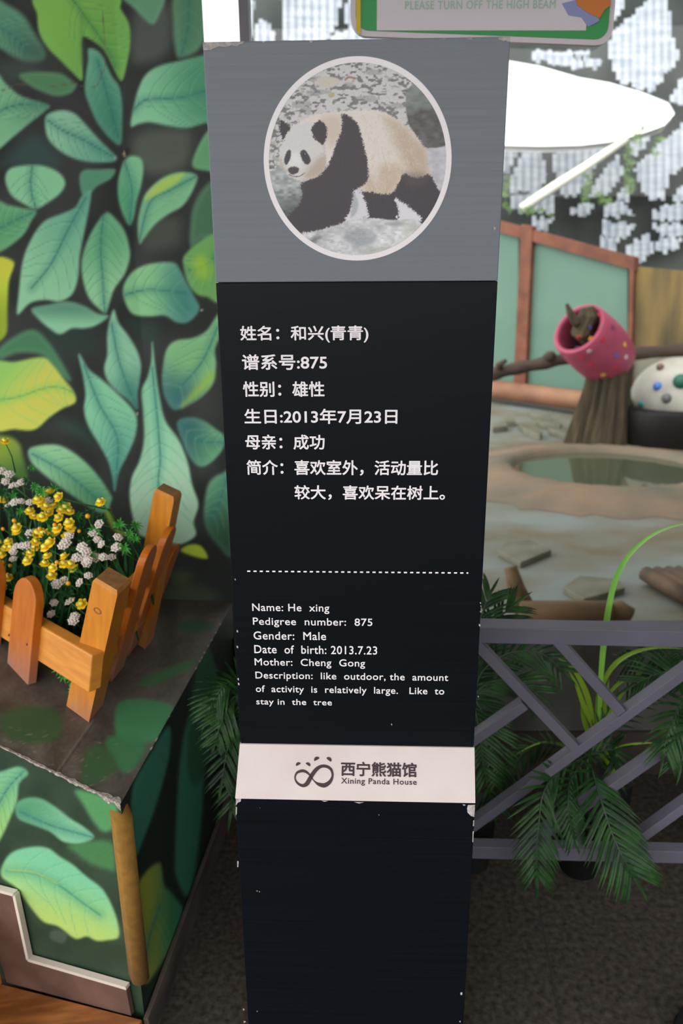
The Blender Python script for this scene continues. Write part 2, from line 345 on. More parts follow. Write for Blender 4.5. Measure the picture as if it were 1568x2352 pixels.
leaf(mural, V2([(-60, 410), (100, 380), (280, 350), (350, 400), (420, 490), (490, 580), (502, 650), (420, 690), (330, 750), (230, 832), (100, 830), (-60, 810)]), (206, 226, 92), (150, 204, 104), (V2([(250, 560)])[0], V2([(60, 380)])[0]), V2([(-60, 645), (130, 612), (280, 560), (400, 550), (495, 590)]), nv=6, rim=0.03, ribc=(104, 168, 96))
leaf(mural, V2([(525, 330), (590, 430), (680, 500), (780, 590), (870, 680), (912, 760), (900, 880), (850, 1000), (790, 1120), (765, 1240), (750, 1150), (720, 1040), (660, 930), (590, 810), (560, 700), (570, 600), (555, 480)]), (132, 206, 164), (84, 158, 138), (V2([(680, 650)])[0], V2([(770, 1150)])[0]), V2([(560, 400), (660, 660), (760, 830), (788, 960), (765, 1220)]), nv=9, ribw=3.5)
leaf(mural, V2([(1015, 250), (1032, 400), (1060, 600), (1100, 770), (1190, 900), (1250, 1050), (1280, 1200), (1322, 1330), (1290, 1450), (1302, 1540), (1190, 1600), (1100, 1565), (940, 1540), (890, 1430), (865, 1280), (880, 1150), (930, 1040), (960, 900), (955, 720), (945, 570), (985, 480), (1010, 370)]), (140, 206, 164), (172, 220, 180), (V2([(1030, 700)])[0], V2([(1200, 1300)])[0]), V2([(1015, 420), (1050, 780), (1068, 1030), (1055, 1180), (1080, 1400)]), nv=9, ribw=3.5)
leaf(mural, V2([(1180, 790), (1260, 750), (1350, 770), (1440, 830), (1495, 880), (1485, 960), (1420, 1040), (1350, 1080), (1290, 1050), (1230, 950)]), (58, 104, 104), (96, 156, 116), (V2([(1230, 880)])[0], V2([(1450, 920)])[0]), V2([(1200, 800), (1330, 905), (1490, 920)]), nv=4)
leaf(mural, V2([(1360, 1400), (1370, 1270), (1400, 1180), (1470, 1130), (1550, 1150), (1550, 1660), (1450, 1600), (1380, 1500)]), (92, 150, 116), (48, 84, 60), (V2([(1420, 1200)])[0], V2([(1500, 1600)])[0]), V2([(1510, 1150), (1460, 1330), (1400, 1440)]), soft=7, nv=4)
mural.stroke(V2([(700, 1310), (722, 1400), (770, 1490), (870, 1560)]), 13, (150, 182, 66), 6, 0.95)
leaf(mural, V2([(190, 970), (260, 940), (380, 935), (480, 980), (580, 1060), (660, 1150), (720, 1240), (745, 1300), (690, 1390), (600, 1350), (480, 1270), (380, 1200), (280, 1120), (210, 1050)]), (146, 206, 152), (96, 164, 116), (V2([(300, 1000)])[0], V2([(680, 1330)])[0]), V2([(215, 995), (420, 1108), (560, 1220), (670, 1320)]), nv=8, ribw=3.5)
leaf(mural, V2([(-60, 890), (60, 880), (130, 930), (150, 1000), (185, 1170), (100, 1150), (0, 1080), (-60, 1050)]), (136, 160, 58), (80, 120, 60), (V2([(50, 920)])[0], V2([(140, 1120)])[0]), soft=8, rim=0)
leaf(mural, V2([(1205, 1640), (1260, 1600), (1340, 1610), (1385, 1690), (1300, 1680)]), (178, 200, 62), soft=4, rim=0)
blob(mural, V2([(1130, 1850), (1250, 1840), (1440, 1920), (1400, 1980), (1200, 2000), (1080, 1960)]), (64, 76, 48), 16)
blob(mural, V2([(1110, 1790), (1200, 1770), (1280, 1800), (1200, 1860)]), (76, 92, 46), 12)
# hairline cracks in the plaster
mural.stroke(V1([(0, 605), (60, 590), (100, 565), (180, 570), (290, 582), (420, 568), (500, 556), (560, 580), (640, 575), (680, 490), (700, 440), (697, 300), (690, 200), (685, 70)]), 1.6, (120, 92, 74), 1.0, 0.8)
mural.stroke(V1([(828, 560), (822, 800), (826, 1040)]), 1.6, (60, 70, 64), 1.2, 0.7)
mural.fill(V1([(820, 1020), (850, 985), (870, 1000), (835, 1045)]), (30, 34, 34), 2)
mural.fill(V1([(818, 1030), (830, 1010), (838, 1045)]), (190, 160, 140), 1.5)
for x, y in V2([(915, 727)]) + V1([(765, 1050), (1345, 2070)]): mural.fill([(x - 2, y - 2), (x + 2, y - 2), (x + 2, y + 2), (x - 2, y + 2)], (170, 170, 165), 1.2)
def mirror(u, a, b):
    L = b - a; t = np.mod(u - a, 2 * L); return a + np.where(t > L, 2 * L - t, t)

M_WALL = paint_mat('mural_paint', 0.55, 0.35)
K_MURAL = 1.45
wl_w = 0.95; wr = (w_edge - w_corner).xy.length
def wall_pt(a, b):
    s = a * (wl_w + wr) - wl_w                     # along the wall, 0 at the crack
    P = np.zeros((len(a), 3)); d = np.where(s[:, None] < 0, np.array(ldir), np.array(wdir))
    base = np.array((w_corner.x, w_corner.y, 0.0))
    P[:] = base + d * s[:, None]; P[:, 2] = b * CEIL
    return P
ow, P = grid('wall_left', wall_pt, 330, 640, M_WALL)
u, v = proj_np(P); set_cols(ow, mural.sample(mirror(u, 0, 535), mirror(v, 0, 1420)), K_MURAL); ow['kind'] = 'structure'; ow['_o'] = (ow.location.x, ow.location.y, ow.location.z)
# the end of the wall (its thickness)
PL = mat('plaster', (120, 130, 118), 0.8)
mb = MB(); bk = -wn * 0.2; g_ = -wn * 0.0015
c0_ = [w_corner + ldir * (-wl_w), w_corner, w_edge]; c0_ = [Vector((p.x, p.y, 0)) + g_ for p in c0_]
for p, q, e_ in ((c0_[0], c0_[1], 0), (c0_[1], c0_[2], 0.16)): mb.hexa([p, q, q + bk - wdir * e_, p + bk], [r_ + Vector((0, 0, CEIL)) for r_ in (p, q, q + bk - wdir * e_, p + bk)])
mb.build('masonry', PL, ow)

# ------------------------------------------------------------------ painted ledge
A = on_z(0, 1713, LZ); B = on_z(277, 1846, LZ); Cc = on_z(525, 1401, LZ)
fd = Vector((math.sin(math.radians(68)), -math.cos(math.radians(68)), 0)); fn = Vector((fd.y, -fd.x, 0)); A = on_plane(0, 1713, B, fn)
rd = Vector((Cc.x - B.x, Cc.y - B.y, 0)).normalized(); rn = Vector((rd.y, -rd.x, 0))
C2 = B + rd * ((w_edge - B).dot(-wn) / rd.dot(-wn) * 1.0) if abs(rd.dot(wn)) > 1e-6 else Cc
C2.z = LZ
A2 = B + (A - B) * 2.0
ZF = 600 / 1568
front = Canvas(-40, 1690, 330, 2352, 0.8, (44, 66, 48))
front.img += (vnoise((front.h, front.w), 36, 3)[..., None] - 0.5) * 22
def V4(p): return [(x * ZF, 1650 + y * ZF) for x, y in p]
leaf(front, V4([(460, 430), (690, 500), (680, 650), (620, 680), (560, 620), (500, 520)]), (84, 152, 94), soft=8, rim=0.04)
leaf(front, V4([(420, 760), (660, 740), (690, 900), (640, 905), (540, 870), (460, 810)]), (70, 128, 78), soft=10, rim=0.02)
leaf(front, V4([(0, 320), (110, 290), (168, 330), (115, 390), (100, 500), (60, 600), (20, 690), (-40, 780), (-110, 760), (-110, 330)]), (120, 190, 138), (150, 200, 110), (V4([(60, 350)])[0], V4([(-20, 700)])[0]), V4([(140, 320), (40, 430), (-60, 620)]), rim=0.1)
leaf(front, V4([(95, 520), (150, 480), (240, 480), (330, 530), (420, 600), (500, 650), (562, 712), (480, 750), (380, 740), (300, 680), (200, 640), (110, 600)]), (88, 158, 118), (126, 194, 152), (V4([(120, 520)])[0], V4([(480, 720)])[0]), V4([(120, 560), (300, 640), (550, 712)]), nv=4, vein=0.3)
leaf(front, V4([(20, 870), (80, 800), (200, 770), (290, 780), (360, 830), (440, 880), (520, 950), (600, 1010), (650, 1080), (700, 1200), (712, 1310), (640, 1332), (580, 1335), (520, 1310), (450, 1322), (350, 1250), (260, 1220), (180, 1130), (100, 1020), (10, 950)]), (122, 200, 156), (178, 206, 104), (V4([(380, 900)])[0], V4([(250, 1230)])[0]), V4([(40, 915), (200, 930), (350, 1000), (500, 1110), (600, 1180)]), nv=5, ribw=3.5, rim=0.05, ribc=(60, 140, 112))
front.stroke(V4([(50, 912), (200, 926), (340, 990)]), 3, (178, 204, 110), 2, 0.8)
blob(front, V4([(320, 1270), (400, 1290), (380, 1350), (300, 1320)]), (96, 108, 98), 5, 0.5)
front.img += (vnoise((front.h, front.w), 2, 8)[..., None] - 0.5) * 8

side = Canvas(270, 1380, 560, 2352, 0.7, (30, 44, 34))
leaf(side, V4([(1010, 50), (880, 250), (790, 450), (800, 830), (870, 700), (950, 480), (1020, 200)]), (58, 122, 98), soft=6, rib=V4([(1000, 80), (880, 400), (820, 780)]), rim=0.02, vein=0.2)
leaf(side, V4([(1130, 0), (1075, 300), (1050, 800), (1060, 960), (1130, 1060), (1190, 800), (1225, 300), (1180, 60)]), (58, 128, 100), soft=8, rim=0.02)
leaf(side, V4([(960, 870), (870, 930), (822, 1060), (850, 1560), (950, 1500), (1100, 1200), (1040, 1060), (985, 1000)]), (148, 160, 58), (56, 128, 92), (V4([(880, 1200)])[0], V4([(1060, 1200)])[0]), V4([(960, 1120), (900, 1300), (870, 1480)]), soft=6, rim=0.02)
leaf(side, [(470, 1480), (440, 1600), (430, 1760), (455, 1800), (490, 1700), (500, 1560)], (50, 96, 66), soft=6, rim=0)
top = Canvas(-60, 1360, 560, 1880, 0.8, (86, 78, 72))
top.img += (vnoise((top.h, top.w), 30, 5)[..., None] - 0.5) * 34 + (vnoise((top.h, top.w), 5, 6)[..., None] - 0.5) * 16
def V3(p): return [(x * 560 / 1568, 1050 + y * 560 / 1568) for x, y in p]
for pts, c, so in ((V3([(20, 1650), (200, 1600), (370, 1640), (390, 1800), (200, 1840), (30, 1790)]), (54, 92, 58), 10), (V3([(740, 1650), (780, 1570), (930, 1555), (1110, 1600), (1060, 1720), (1000, 1820), (850, 1840), (750, 1780)]), (66, 142, 92), 6),
                   (V3([(880, 1460), (1000, 1380), (1240, 1300), (1230, 1350), (1100, 1420), (960, 1470)]), (58, 108, 66), 8), (V3([(1130, 1080), (1250, 1050), (1380, 1090), (1250, 1130)]), (48, 88, 64), 10), (V4([(640, 120), (780, 90), (880, 180), (760, 330), (660, 220)]), (62, 128, 82), 10), (V4([(520, 190), (620, 160), (700, 300), (560, 400), (480, 380)]), (58, 96, 60), 12)):
    blob(top, pts, c, so, 0.9)
top.stroke([(121, 1786), (165, 1722), (215, 1652)], 3, (120, 112, 104), 2, 0.8); top.stroke([(127, 1788), (172, 1722), (219, 1656)], 2, (40, 38, 34), 1.5, 0.7)
for k in range(60):
    x = random.uniform(0, 300); y = 1713 + 0.487 * x - random.uniform(4, 60) if k % 2 else random.uniform(1650, 1840); L = random.uniform(3, 14)
    top.stroke([(x, y), (x + L, y - random.uniform(-3, 5))], random.uniform(0.8, 2.2), (150, 132, 124), 0.8, random.uniform(0.3, 0.8), smooth=False)
M_LEDGE = paint_mat('ledge_paint', 0.5, 0.4)
ledge = thing('painted_ledge', (B.x, B.y, 0), 'low leaf-painted masonry ledge carrying the picket planter', 'ledge')
def quad_pt(p0, p1, p2, p3):
    p0, p1, p2, p3 = [np.array(p) for p in (p0, p1, p2, p3)]
    return lambda a, b: (p0 * (1 - a)[:, None] + p1 * a[:, None]) * (1 - b)[:, None] + (p3 * (1 - a)[:, None] + p2 * a[:, None]) * b[:, None]
def dn(p, z=0.0): return Vector((p.x, p.y, z))
W2 = A2 - wdir * 0.0 + Vector((0, 0, 0)); back_l = w_corner + ldir * (-0.75); 
ltn = (A - B).cross(C2 - B).normalized()
def on_l(u, v): return on_plane(u, v, B, ltn)
def l_z(p): return B.z - ((p.x - B.x) * ltn.x + (p.y - B.y) * ltn.y) / ltn.z
back_l.z = l_z(back_l)
wcz = dn(w_corner, LZ)
o, P = grid('front_face', quad_pt(dn(A2), dn(B), B, A2), 150, 160, M_LEDGE, ledge); u, v = proj_np(P)
set_cols(o, front.sample(mirror(u, -20, 300), mirror(v, 1700, 2300)), 0.8); o['label'] = 'pale green leaf mural face'
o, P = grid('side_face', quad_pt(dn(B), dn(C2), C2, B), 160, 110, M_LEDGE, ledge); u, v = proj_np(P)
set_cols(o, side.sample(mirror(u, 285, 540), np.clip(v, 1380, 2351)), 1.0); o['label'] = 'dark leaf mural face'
def top_pt(a, b):
    f = quad_pt(A2, B, C2, back_l); return f(a, b)
o, P = grid('top_slab', top_pt, 190, 190, M_LEDGE, ledge); u, v = proj_np(P)
set_cols(o, top.sample(mirror(u, -50, 540), np.clip(v, 1362, 1878)), 1.0); o['label'] = 'worn dark painted top'
# chipped plaster along the front arris
CH = mat('bare_plaster', (176, 166, 158), 0.9, rgb2=(120, 108, 100), scale=(200, 200, 200))
mb = MB(); n = 44; La = (B - A).length * 1.05; ftd = (B - A).normalized()
vs = []; fs = []
for i in range(n + 1):
    t = i / n; p = B - ftd * La * (1 - t); w1 = 0.001 + 0.007 * random.random() * (0.4 + t ** 3 * 1.3); w2 = 0.001 + 0.008 * random.random() * (0.4 + t ** 3 * 1.6)
    vs += [p - fn * -0.0015 + Vector((0, 0, -w2)), p + fn * 0.0015 + Vector((0, 0, 0.0008)), p - fn * w1 + Vector((0, 0, 0.0008))]
    if i: fs += [(3 * i - 3, 3 * i, 3 * i + 1, 3 * i - 2), (3 * i - 2, 3 * i + 1, 3 * i + 2, 3 * i - 1)]
mb.add(vs, fs)
for i in range(12):
    t = random.random() ** 0.7 * 0.9; p = B + rd * t * (C2 - B).length; s_ = random.uniform(0.002, 0.007); m2 = MB()
    m2.add([p + rn * 0.0012, p + rd * s_ * 2 + rn * 0.0012, p + rd * s_ - rn * s_ + Vector((0, 0, 0.001))], [(0, 1, 2)]); m2.build('chip', CH, ledge)
mb.build('chipped_edge', CH, ledge)
# foam corner guard
FO = mat('foam', (134, 96, 30), 0.9, rgb2=(118, 84, 26), scale=(60, 60, 60))
g0 = on_plane(282, 1880, dn(B), fn).z; g1 = on_plane(310, 2240, dn(B), fn).z
ctr = dn(B) + (fn + rn) * 0.002
mb = MB(); prof = []; a0 = math.atan2(fn.y, fn.x); a1 = math.atan2(rn.y, rn.x)
while a1 < a0: a1 += 2 * math.pi
prof = [ctr - fd * 0.026 + fn * 0.001] + [ctr + Vector((math.cos(a0 - 0.25 + (a1 - a0 + 0.5) * k / 9), math.sin(a0 - 0.25 + (a1 - a0 + 0.5) * k / 9), 0)) * 0.017 for k in range(10)] + [ctr + rd * 0.026 + rn * 0.001]
zt = [g0 + 0.012 * abs(k / 11 * 2 - 1) ** 1.5 for k in range(12)]
n = 12; vs = [Vector((p.x, p.y, g1)) for p in prof] + [Vector((p.x, p.y, zt[i])) for i, p in enumerate(prof)]
mb.add(vs, [(i, i + 1, n + i + 1, n + i) for i in range(n - 1)] + [tuple(range(n, 2 * n))[::1], tuple(range(n))[::-1]])
mb.build('corner_guard', FO, ledge, True)
# skirting along the dark side
SK = mat('skirting', (92, 80, 72), 0.6, rgb2=(58, 50, 46), scale=(8, 8, 30))
mb = MB(); L = (C2 - B).length
mb.hexa([dn(B) + rn * 0.002 - rd * 0.012, dn(B) + rn * 0.02 - rd * 0.012, dn(C2) + rn * 0.02, dn(C2) + rn * 0.002], [dn(q, 0.055) for q in (dn(B) + rn * 0.002 - rd * 0.012, dn(B) + rn * 0.012 - rd * 0.012, dn(C2) + rn * 0.012, dn(C2) + rn * 0.002)])
mb.build('skirting', SK, ledge, bevel=0.002)
# stair skirting (brown tile) on the front face
ST_ = mat('brown_tile', (104, 78, 68), 0.45, rgb2=(78, 58, 52), scale=(10, 10, 10))
WH = mat('grout_white', (196, 184, 172), 0.8)
fp = dn(B) + fn * 0.004
def fr(z): return [on_plane(x, y, fp, fn) for x, y in V4(z)]
mb = MB(); mb.prism(fr([(-120, 985), (0, 1018), (108, 1046), (188, 1432), (775, 1600), (806, 1760), (62, 1562), (-10, 1330), (-70, 1120), (-120, 1110)])[::-1], fn * 0.010); mb.build('stair_skirting', ST_, ledge)
mb = MB()
for p, q in (((-120, 975), (108, 1036)), ((108, 1036), (190, 1424)), ((190, 1424), (778, 1592))):
    a, b = fr([p, q]); t = (b - a).normalized(); nrm = t.cross(fn)
    mb.box((a + b) / 2 + fn * 0.006, (b - a) / 2, nrm * 0.0035, fn * 0.006)
mb.build('grout_line', WH, ledge)
# wooden stair
WD = mat('stair_wood', (176, 112, 58), 0.45, rgb2=(126, 74, 34), scale=(6, 40, 40), detail=6)
tl, tr = fr([(66, 1572), (800, 1765)]); tz = (tl.z + tr.z) / 2
stair = thing('wooden_stair', (tl.x, tl.y, 0), 'orange-brown wooden stair at the bottom left against the painted ledge', 'stair')
sk_ = fn * 0.0145
tl2 = fr([(40, 1560)])[0] + sk_; tr2 = fr([(880, 1770)])[0] + sk_; dz = Vector((0, 0, -0.03))
mb = MB(); q4 = [tl2, tr2, tr2 + fn * 0.4, tl2 + fn * 0.4]; mb.hexa([Vector((p.x, p.y, max(p.z - 0.03, 0.0005))) for p in q4], q4); mb.build('tread', WD, stair, bevel=0.003)
r1, r2 = fr([(50, 1556)])[0] + sk_, fr([(-60, 1100)])[0] + sk_
mb = MB(); mb.hexa([r1 - fd * 0.03, r1, r1 + fn * 0.4, r1 - fd * 0.03 + fn * 0.4], [r2 - fd * 0.03, r2, r2 + fn * 0.4, r2 - fd * 0.03 + fn * 0.4]); mb.build('riser', WD, stair, bevel=0.003)

# ------------------------------------------------------------------ window wall: low wall, post, glass
WY = 1.98
lw = mat('low_wall_tile', (86, 88, 82), 0.5, rgb2=(62, 60, 54), scale=(7, 7, 3))
mb = MB(); mb.box((1.75, WY + 0.05, 0.22), (2.05, 0, 0), (0, 0.05, 0), (0, 0, 0.22)); mb.build('wall_back', lw)['kind'] = 'structure'
mb = MB(); mb.box((1.75, WY - 0.006, 0.07), (2.05, 0, 0), (0, 0.006, 0), (0, 0, 0.07)); mb.build('baseboard_back', mat('baseboard_dark', (58, 48, 44), 0.5))['kind'] = 'structure'
a = on_y(550, 48, WY); b = on_y(572, 48, WY)
PM = mat('frame_grey', (104, 100, 108), 0.4)
mb = MB(); mb.box(((a.x + b.x) / 2, WY + 0.02, 1.4), ((b.x - a.x) / 2, 0, 0), (0, 0.03, 0), (0, 0, 1.4)); mb.build('trim_2', PM)['kind'] = 'structure'
GL = bpy.data.materials.new('window_glass'); GL.use_nodes = True; nt = GL.node_tree; nt.nodes.clear()
go = nt.nodes.new('ShaderNodeOutputMaterial'); mx = nt.nodes.new('ShaderNodeMixShader'); tr_ = nt.nodes.new('ShaderNodeBsdfTransparent'); gg = nt.nodes.new('ShaderNodeBsdfGlossy'); fz = nt.nodes.new('ShaderNodeFresnel')
fz.inputs[0].default_value = 1.33; gg.inputs['Roughness'].default_value = 0.0; tr_.inputs[0].default_value = (0.93, 0.96, 0.95, 1)
nt.links.new(fz.outputs[0], mx.inputs[0]); nt.links.new(tr_.outputs[0], mx.inputs[1]); nt.links.new(gg.outputs[0], mx.inputs[2]); nt.links.new(mx.outputs[0], go.inputs[0])
mb = MB(); x0 = b.x + 0.001; mb.box(((x0 + 3.8) / 2, WY + 0.03, 1.59), ((3.8 - x0) / 2, 0, 0), (0, 0.004, 0), (0, 0, 1.15)); mb.build('window_1', GL)['kind'] = 'structure'

# ------------------------------------------------------------------ information sign
YAW = -0.0408; SX, SD = 0.0227, 1.1689
su = Vector((math.cos(YAW), math.sin(YAW), 0)); sn = Vector((math.sin(YAW), -math.cos(YAW), 0)); so = Vector((SX, SD, 0))
ZT, ZS, ZB = H + 0.2679, H - 0.0351, H - 0.7995
def sl2(p): d = p - so; return d.dot(su), p.z
def S(a, z, off=0.0): return so + su * a + Vector((0, 0, z)) + sn * off
def s_px(u, v, off=0.0): return on_plane(u, v, so + sn * off, sn)
sign = thing('information_sign', (so.x, so.y, 0), 'tall grey and navy sign pillar with a round panda photograph and white text', 'sign')
GP = mat('sign_grey', (116, 122, 131), 0.45, rgb2=(111, 118, 126), scale=(3, 3, 260), spec=0.3)
NV = mat('sign_navy', (8, 13, 18), 0.42, rgb2=(12, 17, 23), scale=(1.5, 1.5, 300), spec=0.16)
DP = 0.07
def slab(z0, z1, off0, off1, hw=0.2, m=None, name='panel', bev=0.0012):
    mb = MB(); mb.hexa([S(-hw, z0, off0), S(hw, z0, off0), S(hw, z0, off1), S(-hw, z0, off1)], [S(-hw, z1, off0), S(hw, z1, off0), S(hw, z1, off1), S(-hw, z1, off1)])
    return mb.build(name, m, sign, bevel=bev)
bl = s_px(540, 1832); 
# forward offset of the base box so that its front is as wide as the panel
best = min((abs((s_px(1091, 1846, o_) - s_px(540, 1832, o_)).dot(su) - 0.4), o_) for o_ in [k * 0.002 for k in range(10, 80)])[1]
BO = best; q0 = s_px(540, 1832, BO); q1 = s_px(1091, 1846, BO); ZK = (q0.z + q1.z) / 2; BA0, BA1 = sl2(q0)[0], sl2(q1)[0]
o = slab(ZS, ZT, 0, -DP, m=GP, name='picture_panel'); o['label'] = 'grey upper panel'
o = slab(ZB, ZS - 0.0005, 0, -DP, m=NV, name='text_panel'); o['label'] = 'navy text panel'
BM = (BA0 + BA1) / 2; BH = (BA1 - BA0) / 2
def SB(a, z, off=0.0): return S(BM + a, z, off)
mb = MB(); mb.hexa([SB(-BH, 0, BO), SB(BH, 0, BO), SB(BH, 0, -DP), SB(-BH, 0, -DP)], [SB(-BH, ZK, BO), SB(BH, ZK, BO), SB(BH, ZK, -DP), SB(-BH, ZK, -DP)])
mb.build('base_box', NV, sign, bevel=0.001)['label'] = 'navy base box'
LW = mat('logo_white', (212, 200, 197), 0.55, spec=0.3, rgb2=(205, 192, 189), scale=(12, 12, 12))
mb = MB(); mb.hexa([SB(-BH, ZK + 0.0004, BO + 0.001), SB(BH, ZK + 0.0004, BO + 0.001), SB(BH, ZK + 0.0004, -DP), SB(-BH, ZK + 0.0004, -DP)], [S(-0.201, ZB, 0.002), S(0.201, ZB, 0.002), S(0.201, ZB, -DP), S(-0.201, ZB, -DP)])
mb.build('logo_slope', LW, sign)['label'] = 'white sloping band'
WP = mat('white_print', (240, 235, 239), 0.5); 
def sign_poly(mb, pts, off=0.0006): p = [s_px(x, y, off) for x, y in pts]; mb.add(p, [tuple(range(len(p)))[::-1]])
# ring and photograph
RC, RR = 0.0022, 0.1274; RZ = H + 0.1208
mb = MB(); n = 128; vs = []; fs = []
for k in range(n):
    t = 2 * math.pi * k / n
    vs += [S(RC + RR * math.cos(t), RZ + RR * math.sin(t), 0.0005), S(RC + RR * 0.943 * math.cos(t), RZ + RR * 0.943 * math.sin(t), 0.0005)]
    j = (k + 1) % n; fs.append((2 * k, 2 * j, 2 * j + 1, 2 * k + 1))
mb.add(vs, fs); mb.build('white_ring', WP, sign)

ph = Canvas(0, 0, 1568, 1704, 0.5, (206, 205, 206))
sh = (ph.h, ph.w)
nz = 0.6 * vnoise(sh, (11, 20), 11) + 0.4 * vnoise(sh, (6, 10), 12)
dk = sstep(0.52, 0.66, nz)[..., None] * 0.8; ph.img = ph.img * (1 - dk) + np.array((104, 102, 104.)) * dk
dk2 = sstep(0.62, 0.75, vnoise(sh, (26, 40), 13))[..., None] * 0.45; ph.img = ph.img * (1 - dk2) + np.array((140, 138, 136.)) * dk2
br = sstep(0.8, 0.9, vnoise(sh, (14, 14), 14))[..., None] * 0.5; ph.img = ph.img * (1 - br) + np.array((160, 145, 128.)) * br
ph.img += (vnoise(sh, 2, 15)[..., None] - 0.5) * 26
for k in range(40):
    x = random.uniform(110, 330); y = random.uniform(330, 900); 
    if x + y * 0.2 < 420: ph.stroke([(x, y), (x + random.uniform(-25, 25), y + random.uniform(5, 30))], 7, random.choice(((120, 150, 90), (80, 84, 78), (90, 110, 80))), 3, 0.7, smooth=False)
ph.fill([(640, 210), (560, 190), (480, 200), (470, 260), (560, 280), (620, 260)], (206, 198, 190), 8)
ph.stroke([(690, 215), (720, 195), (770, 205)], 14, (150, 95, 70), 6, 0.8)
ph.fill([(560, 330), (600, 315), (605, 345), (570, 355)], (180, 165, 120), 6, True, 0.8)
# boulders and snow
r = ph.fill([(1165, 380), (1180, 300), (1260, 255), (1480, 480), (1560, 720), (1420, 745), (1330, 752), (1260, 680), (1200, 590), (1170, 480)], (128, 136, 133), 8, True, 1, (96, 96, 96), ((1300, 380), (1330, 480)))
ph.fill([(1330, 765), (1420, 750), (1560, 730), (1560, 1000), (1430, 1090), (1380, 1010), (1350, 950)], (196, 196, 204), 8)
ph.fill([(60, 1000), (130, 920), (190, 890), (260, 980), (370, 1010), (370, 1280), (330, 1440), (150, 1300)], (166, 172, 172), 10, True, 1, (84, 90, 88), ((240, 1000), (300, 1300)))
nz2 = vnoise(sh, (9, 16), 17)
m = ((ph.X < 380) & (ph.Y > 900)) | (ph.X > 1160) & (ph.Y > 250) & (ph.Y < 1100)
ph.img += ((vnoise(sh, (18, 26), 18) - 0.5) * 26 + (nz2 - 0.5) * 16)[..., None] * m[..., None] + ((nz2 - 0.5) * 44)[..., None] * ((ph.X < 380) & (ph.Y > 900) & (ph.Y < 1150))[..., None]
# furry displacement for the animal's outline
ph.dx = (vnoise(sh, 3, 21) - 0.5) * 22; ph.dy = (vnoise(sh, 3, 22) - 0.5) * 22
body = [(255, 600), (330, 545), (450, 490), (560, 470), (670, 462), (800, 448), (960, 458), (1050, 498), (1120, 540), (1190, 590), (1250, 655), (1300, 735), (1332, 760), (1337, 880), (1355, 960), (1250, 990), (1150, 960), (1120, 1030), (1060, 1095), (1000, 1118), (900, 1125), (840, 1090), (780, 1040), (600, 900), (400, 800), (260, 660)]
br_ = ph.fill(body, (226, 219, 212), 7, True, 1)
def tint(pts, c, soft, al): 
    pp = catmull(pts); sl = br_[0]; d = ph.sdf(pp, sl); a = sstep(soft, -soft, d) * al * br_[1]
    ph.img[sl] = ph.img[sl] * (1 - a[..., None]) + np.array(c, float) * a[..., None]
tint([(1000, 520), (1120, 560), (1250, 680), (1340, 780), (1350, 980), (1200, 960), (1100, 760), (1050, 620)], (182, 160, 138), 70, 0.72)
tint([(830, 850), (900, 980), (1000, 1130), (860, 1110), (820, 950)], (184, 162, 138), 50, 0.62)
tint([(500, 520), (640, 500), (660, 640), (580, 740), (540, 660)], (204, 186, 168), 50, 0.7)
tint([(960, 900), (1120, 900), (1080, 1100), (980, 1110)], (190, 168, 142), 60, 0.7)
# fur strokes
for k in range(900):
    x = random.uniform(700, 1330); y = random.uniform(480, 1090); t = (x - 700) / 630
    dx_ = random.uniform(-6, 16) + 10 * t; L = random.uniform(16, 44) * (0.5 + (y - 450) / 700)
    if x > 1190 + (y - 590) * 0.35 or x < 830 and y > 560: continue
    c = random.choice(((238, 232, 226), (200, 184, 166), (176, 154, 132), (228, 220, 212)))
    ph.stroke([(x, y), (x + dx_, y + L)], 3.0, c, 2.2, 0.42, (br_[0], br_[1]) if False else None, False)
DKC = (68, 62, 68)
ph.fill([(340, 1040), (420, 990), (520, 930), (575, 850), (610, 740), (655, 630), (668, 560), (668, 484), (740, 512), (792, 570), (815, 640), (838, 740), (862, 850), (868, 950), (862, 1010), (800, 1060), (765, 1090), (745, 1180), (718, 1260), (690, 1322), (560, 1370), (420, 1405), (330, 1405), (270, 1370), (240, 1290), (330, 1190), (355, 1100)], DKC, 6)
ph.fill([(830, 1095), (1000, 1112), (1070, 1090), (1110, 1020), (1150, 955), (1250, 985), (1345, 960), (1385, 1010), (1430, 1090), (1480, 1130), (1300, 1400), (1270, 1300), (1200, 1215), (1120, 1170), (1082, 1140), (1108, 1315), (960, 1305), (840, 1302), (872, 1280), (850, 1180)], DKC, 6)
ph.fill([(1150, 960), (1180, 940), (1300, 950), (1340, 1000), (1200, 1060)], (96, 84, 82), 40, True, 0.5)
head = ph.fill([(203, 690), (240, 620), (300, 572), (400, 545), (480, 600), (528, 720), (542, 850), (522, 930), (450, 985), (360, 1002), (290, 988), (240, 945), (190, 905), (170, 830), (183, 740)], (216, 213, 212), 6)
def htint(pts, c, soft, al):
    pp = catmull(pts); sl = head[0]; d = ph.sdf(pp, sl); a = sstep(soft, -soft, d) * al * head[1]
    ph.img[sl] = ph.img[sl] * (1 - a[..., None]) + np.array(c, float) * a[..., None]
htint([(430, 880), (530, 800), (540, 930), (430, 990), (370, 980)], (176, 156, 138), 40, 0.7)
htint([(175, 820), (215, 900), (240, 950), (190, 920)], (176, 160, 146), 20, 0.7)
htint([(470, 600), (530, 720), (545, 860), (520, 720)], (180, 172, 164), 16, 0.6)
htint([(250, 800), (330, 790), (350, 900), (300, 890), (250, 890)], (234, 232, 232), 30, 0.8)
for k in range(260):
    a = random.uniform(0, 6.28); q = random.uniform(60, 170); x = 340 + q * math.cos(a); y = 800 + q * 1.05 * math.sin(a)
    ph.stroke([(x, y), (x + 14 * math.cos(a), y + 14 * math.sin(a))], 2.4, random.choice(((232, 230, 230), (190, 182, 176))), 2, 0.3, None, False)
